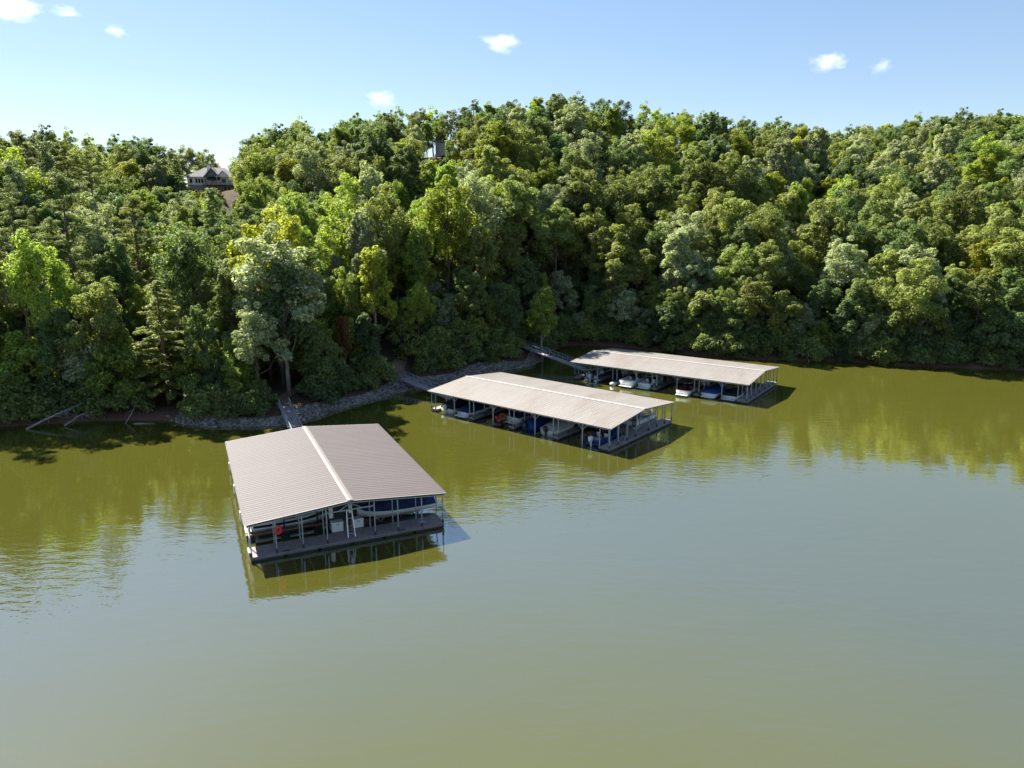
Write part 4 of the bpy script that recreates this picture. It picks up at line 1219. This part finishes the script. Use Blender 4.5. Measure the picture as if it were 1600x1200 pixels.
for x, y, s_, px in SB:
    i = int(rgs.integers(0, 4)); m = ['deep', 'oak', 'olive', 'oak'][int(rgs.integers(0, 4))]
    rg_ = next(t for lim, t in ((90, 'at the left picture edge'), (190, 'beside the left shore driftwood'), (290, 'under the dead-branched conifer'), (400, 'on the rocky point'), (520, 'by the near dock gangway'),
                                (640, 'above the stony bank'), (760, 'by the middle gangway'), (860, 'at the tip of the point'), (960, 'at the head of the cove'), (1080, 'behind the farthest dock roof'),
                                (1220, 'behind the farthest dock end deck'), (1340, 'right of the farthest dock'), (1460, 'along the far right shore'), (99999, 'at the right picture edge')) if px < lim)
    lb = '%s %s shrub %s' % ('low' if s_ < .85 else 'mid-sized' if s_ < 1.1 else 'large', {'deep': 'dark green', 'oak': 'dull green', 'olive': 'olive green'}[m], rg_)
    put_tree('shore_shrub', 'shrub%d' % i, x, y, s_, lb, lb.replace('shrub', 'shrubs', 1), m, 'shrub')

# --- understorey trees that close the wood down to the bank
rgu = np.random.default_rng(91)
UND = []
for t in np.arange(0, segd[-1], 2.6):
    bx = np.interp(t, segd, SH[:, 0]); by = np.interp(t, segd, SH[:, 1])
    if abs(bx) > 115 or by < 60: continue
    tx = np.interp(t + 1, segd, SH[:, 0]) - np.interp(t - 1, segd, SH[:, 0]); ty = np.interp(t + 1, segd, SH[:, 1]) - np.interp(t - 1, segd, SH[:, 1])
    n_ = math.hypot(tx, ty) + 1e-9; rocky = -46 < bx < 5
    o_ = (4.2 if rocky else 2.4) + 4.5 * rgu.random()
    x, y = bx - ty / n_ * o_ + rgu.normal() * .8, by + tx / n_ * o_
    px = float(px_at(x, y, 4))
    if not (-70 < px < 1670) or rgu.random() < .15: continue
    if any((kx - x) ** 2 + (ky - y) ** 2 < (kr + 2.0) ** 2 for kx, ky, kr in KEEP): continue
    if any((kx - x) ** 2 + (ky - y) ** 2 < 2.4 ** 2 for kx, ky, _ in UND): continue
    UND.append((x, y, px))

# --- the wood
rgw = np.random.default_rng(4)
CAND = []
tries = 0
cell = {}
def near_ok(x, y, r):
    ci, cj = int(x // 8), int(y // 8)
    for i in range(ci - 1, ci + 2):
        for j in range(cj - 1, cj + 2):
            for tx, ty, tr in cell.get((i, j), ()):
                if (tx - x) ** 2 + (ty - y) ** 2 < (.5 * (r + tr)) ** 2: return False
    return True
for tx, ty, tr in TREES: cell.setdefault((int(tx // 8), int(ty // 8)), []).append((tx, ty, tr))
N_TRY = 26000
dd = 86 + (400 - 86) * rgw.random(N_TRY) ** .75
uu = -.80 + 1.60 * rgw.random(N_TRY)
xx_ = uu * dd; yy_ = dd
ss_ = shore_dist(xx_, yy_); zz_ = ground(xx_, yy_)
cpx = np.clip(800 + 1095 * uu, -600, 2400); rd_ = np.interp(cpx, RIDGE[:, 0], RIDGE[:, 2])
for x, y, s, z, rd in zip(xx_, yy_, ss_, zz_, rd_):
    rocky = -46 < x < 5 and y < 140
    if s < (4.2 if rocky else 3.0) or y > rd + 22: continue
    r = 4.8 + 1.2 * min(1, (y - 90) / 160)
    px = float(px_at(x, y, z + 8))
    if px < -70 or px > 1665: continue
    if (x - HX - 3) ** 2 / 15 ** 2 + (y - HD) ** 2 / 14 ** 2 < 1: continue
    if 348 < px < 380 and y > 200: continue
    if 285 < px < 350 and y > HD: continue
    if any((kx - x) ** 2 + (ky - y) ** 2 < (kr + 1.3) ** 2 for kx, ky, kr in KEEP): continue
    if not near_ok(x, y, r): continue
    cell.setdefault((int(x // 8), int(y // 8)), []).append((x, y, r))
    CAND.append((x, y, z, s, px, rd))
CAND.sort(key=lambda c: c[1])
spec = []
for x, y, z, s, px, rd in CAND:
    q = rgw.random()
    if px < 420 and y < 170 and q < .26: key = 'pine%d' % rgw.integers(0, 4)
    elif px < 420 and q < .31: key = 'cedar%d' % rgw.integers(0, 2)
    elif q < (.24 if 420 < px < 900 else .10): key = 'narrow%d' % rgw.integers(0, 3)
    elif y > rd - 12 and q < .6: key = 'open%d' % rgw.integers(0, 3)
    else: key = 'broad%d' % rgw.integers(0, 10)
    sc = (.66 + .6 * rgw.random() ** 1.3) * (.8 if s < 8 else 1)
    if key.startswith('pine'): sc *= .82
    top = z + PH[key] * sc; lim = max_top(px, y)
    if top > lim:
        sc2 = (lim - z) / PH[key]
        if sc2 < .3: continue
        sc = sc2
    yt_ = float(np.interp(800 + 1095 * x / y, RIDGE[:, 0], RIDGE[:, 1])) + (-16 if key.startswith('open') else -7) + 22 * rgw.random()
    lim = CAM_H + float(slope_of(yt_)) * y
    if z + PH[key] * sc > lim: sc = max(.45, (lim - z) / PH[key])
    if row_of(z + PH[key] * sc, y) > 760: continue
    spec.append((key, x, y, z, sc, px))

UCELL = {}
for key, x, y, z, sc, px in spec: UCELL.setdefault((int(x // 6), int(y // 6)), []).append((x, y))
for x, y, px in UND: UCELL.setdefault((int(x // 6), int(y // 6)), []).append((x, y))
for tx, ty, tr in TREES: UCELL.setdefault((int(tx // 6), int(ty // 6)), []).append((tx, ty))
N_U = 6000
du = 90 + 100 * rgu.random(N_U); ux = (-.78 + 1.56 * rgu.random(N_U)) * du; us = shore_dist(ux, du); uz = ground(ux, du)
for x, y, s, z in zip(ux, du, us, uz):
    if s < 7 or s > 48 or len(UND) > 275: continue
    px = float(px_at(x, y, z + 4))
    if not (-50 < px < 1650): continue
    if any((kx - x) ** 2 + (ky - y) ** 2 < (kr + 2.2) ** 2 for kx, ky, kr in KEEP): continue
    ci, cj = int(x // 6), int(y // 6)
    if any((tx - x) ** 2 + (ty - y) ** 2 < 2.7 ** 2 for i in (ci - 1, ci, ci + 1) for j in (cj - 1, cj, cj + 1) for tx, ty in UCELL.get((i, j), ())): continue
    if z + 9 > max_top(px, y): continue
    UCELL.setdefault((ci, cj), []).append((x, y)); UND.append((x, y, px))
REG = [(150, 'near the left edge'), (300, 'above the left shore logs'), (420, 'below the white house'), (560, 'above the rocky point'), (700, 'above the middle gangway'),
       (860, 'behind the middle dock'), (1050, 'behind the far gangway'), (1250, 'behind the farthest dock'), (1420, 'right of the farthest dock'), (99999, 'near the right edge')]
def where(px, top, y):
    rw = float(row_of(top, y))
    band = 'skyline' if rw < 215 else 'upper slope' if rw < 300 else 'middle slope' if rw < 370 else 'lower slope' if rw < 440 else 'shoreline'
    return '%s %s' % (band, next(t for lim, t in REG if px < lim))
WORDS = {'oak': 'dull green', 'olive': 'olive green', 'poplar': 'yellow-green', 'silver': 'silvery green', 'deep': 'dark green', 'pine': 'dark needled', 'cedar': 'yellowish needled', 'bright': 'lime green'}
def bucket(nm, noun, mk, px, top, y, hgt=10.0):
    q = hgt / y
    lb = '%s %s %s, %s' % ('small' if q < .065 else 'medium' if q < .085 else 'large' if q < .11 else 'very large', WORDS[mk], noun, where(px, top, y))
    return lb, lb.replace(noun, noun + 's', 1)
for x, y, px in UND:
    i = int(rgu.integers(0, 3)); mk = ['deep', 'oak', 'olive', 'deep', 'poplar', 'silver'][int(rgu.integers(0, 6))]; sc = .7 + .5 * rgu.random(); z = gz(x, y)
    lb, gp = bucket('sapling', 'young tree', mk, px, z + PH['under%d' % i] * sc, y, PH['under%d' % i] * sc)
    put_tree('young_tree', 'under%d' % i, x, y, sc, lb, gp, mk, z=z)
nb = 0; far = []
for key, x, y, z, sc, px in spec:
    con = key.startswith(('pine', 'cedar'))
    if (con and y < 190) or (not con and nb < 300):
        q = rgw.random()
        if con: mat = None; mk = 'pine' if key.startswith('pine') else 'cedar'
        else:
            nb += 1
            native = PROTO[key][0].materials[0].name
            pool = ['oak', 'olive', 'deep', 'silver', 'olive', 'oak'] if px > 860 else (['poplar', 'olive', 'oak', 'poplar', 'silver', 'deep', 'bright'] if px > 420 else ['oak', 'deep', 'olive', 'deep', 'silver', 'poplar'])
            mk = pool[int(rgw.integers(0, len(pool)))]; mat = mk
        nm = 'pine_tree' if key.startswith('pine') else 'conifer_tree' if con else 'broadleaf_tree'
        noun = 'pine' if key.startswith('pine') else 'conifer' if con else 'broadleaf tree'
        lb, gp = bucket(nm, noun, mk, px, z + PH[key] * sc, y, PH[key] * sc)
        thin = (.80 + .2 * rgw.random()) if px < 860 and not con else 1.0
        put_tree(nm, key, x, y, sc * thin, lb, gp, mat, z=z, szf=1 / thin * (1.12 if thin < 1 and y < 150 else 1))
    else:
        far.append((key, x, y, z, sc))
print('trees', len(spec), 'individual', len(spec) - len(far), 'far', len(far), 'shrubs', len(SB))


# --- the far wood: one mass of crowns and trunks
def forest(items):
    me = bpy.data.meshes.new('far_wood')
    me.vertices.add(len(items)); me.vertices.foreach_set('co', np.array([(a[1], a[2], a[3]) for a in items], np.float32).ravel())
    keys = sorted({a[0] for a in items})
    at1 = me.attributes.new('kindex', 'INT', 'POINT'); at1.data.foreach_set('value', [keys.index(a[0]) for a in items])
    at2 = me.attributes.new('size', 'FLOAT', 'POINT'); at2.data.foreach_set('value', [a[4] for a in items])
    at3 = me.attributes.new('turn', 'FLOAT', 'POINT'); at3.data.foreach_set('value', list(np.random.default_rng(8).random(len(items)) * 6.28))
    me.update()
    o = link('far_wood', me); tag(o, kind='stuff')
    src = {}
    for ob in COL.objects:
        if ob.type == 'MESH' and ob.parent is not None:
            for k in keys:
                if ob.data is PROTO[k][0]: src.setdefault((k, 0), ob)
                if ob.data is PROTO[k][1]: src.setdefault((k, 1), ob)
    ng = bpy.data.node_groups.new('far_wood', 'GeometryNodeTree')
    ng.interface.new_socket('Geometry', in_out='INPUT', socket_type='NodeSocketGeometry')
    ng.interface.new_socket('Geometry', in_out='OUTPUT', socket_type='NodeSocketGeometry')
    N, L = ng.nodes, ng.links
    gi = N.new('NodeGroupInput'); go = N.new('NodeGroupOutput'); jn = N.new('GeometryNodeJoinGeometry')
    def named(n, t):
        q = N.new('GeometryNodeInputNamedAttribute'); q.data_type = t; q.inputs['Name'].default_value = n; return q
    ki = named('kindex', 'INT'); sz = named('size', 'FLOAT'); tn = named('turn', 'FLOAT')
    cx = N.new('ShaderNodeCombineXYZ'); L.new(tn.outputs[0], cx.inputs[2])
    for i, k in enumerate(keys):
        cp = N.new('FunctionNodeCompare'); cp.data_type = 'INT'; cp.operation = 'EQUAL'
        ii = [s for s in cp.inputs if s.type == 'INT']
        L.new(ki.outputs[0], ii[0]); ii[1].default_value = i
        for w in (0, 1):
            if (k, w) not in src: continue
            oi = N.new('GeometryNodeObjectInfo'); oi.transform_space = 'ORIGINAL'; oi.inputs['Object'].default_value = src[(k, w)]; oi.inputs['As Instance'].default_value = True
            ip = N.new('GeometryNodeInstanceOnPoints')
            L.new(gi.outputs[0], ip.inputs['Points']); L.new(cp.outputs[0], ip.inputs['Selection']); L.new(oi.outputs['Geometry'], ip.inputs['Instance'])
            L.new(cx.outputs[0], ip.inputs['Rotation']); L.new(sz.outputs[0], ip.inputs['Scale'])
            L.new(ip.outputs[0], jn.inputs[0])
    L.new(jn.outputs[0], go.inputs[0])
    md = o.modifiers.new('wood', 'NODES'); md.node_group = ng
    return o


if far: forest(far)


# ------------------------------------------------------------------ clouds
def cloud_mat(i, dens):
    m = bpy.data.materials.new('cloud_vapour'); nt, N, L = nodes(m)
    out = N.new('ShaderNodeOutputMaterial'); v = N.new('ShaderNodeVolumePrincipled')
    v.inputs['Color'].default_value = (1, 1, 1, 1); v.inputs['Anisotropy'].default_value = .35
    tc = N.new('ShaderNodeTexCoord')
    nz = N.new('ShaderNodeTexNoise'); nz.inputs['Scale'].default_value = 2.3; nz.inputs['Detail'].default_value = 6; nz.inputs['Roughness'].default_value = .6
    off = N.new('ShaderNodeVectorMath'); off.operation = 'ADD'; off.inputs[1].default_value = (i * 7.3, i * 3.1, i)
    L.new(tc.outputs['Object'], off.inputs[0]); L.new(off.outputs[0], nz.inputs['Vector'])
    ln = N.new('ShaderNodeVectorMath'); ln.operation = 'LENGTH'; L.new(tc.outputs['Object'], ln.inputs[0])
    fall = N.new('ShaderNodeMapRange'); fall.inputs['From Min'].default_value = .15; fall.inputs['From Max'].default_value = 1.0
    fall.inputs['To Min'].default_value = .24; fall.inputs['To Max'].default_value = -.42
    L.new(ln.outputs['Value'], fall.inputs[0])
    ad = N.new('ShaderNodeMath'); ad.operation = 'ADD'; L.new(nz.outputs[0], ad.inputs[0]); L.new(fall.outputs[0], ad.inputs[1])
    mr = N.new('ShaderNodeMapRange'); mr.inputs['From Min'].default_value = .46; mr.inputs['From Max'].default_value = 1.05; mr.inputs['To Max'].default_value = dens * .8
    L.new(ad.outputs[0], mr.inputs[0]); L.new(mr.outputs[0], v.inputs['Density']); L.new(v.outputs[0], out.inputs['Volume'])
    return m


import bmesh
bm = bmesh.new(); bmesh.ops.create_icosphere(bm, subdivisions=3, radius=1)
cd = 1800.0
CL = [(18, 12, 62, 24, .030, 'largest white cloud cut by the top left corner'), (103, 18, 34, 13, .016, 'thin cloud wisp right of the corner cloud'),
      (180, 48, 26, 15, .018, 'small round cloud at upper left below the wisp'), (596, 155, 36, 20, .022, 'small pointed cloud just above the middle treetops'),
      (783, 66, 48, 22, .024, 'white puffy cloud at top centre'), (1294, 96, 48, 20, .03, 'larger of the two clouds at upper right'), (1377, 104, 26, 17, .024, 'smaller of the two clouds at upper right')]
for i, (px, py, hw, hh, dens, lab) in enumerate(CL):
    me = bpy.data.meshes.new('cloud'); bm.to_mesh(me); me.materials.append(cloud_mat(i, dens))
    z = CAM_H + float(slope_of(py)) * cd
    cz = cd * math.cos(PITCH) - (z - CAM_H) * math.sin(PITCH); k = cz / FPX
    o = link('cloud', me, None, (float(x_at(px, cd, z)), cd, z), (0, 0, .2 * i), (hw * k * 1.25, hw * k * 1.1, hh * k * 1.25))
    tag(o, lab, 'cloud', 'clouds')
bm.free()
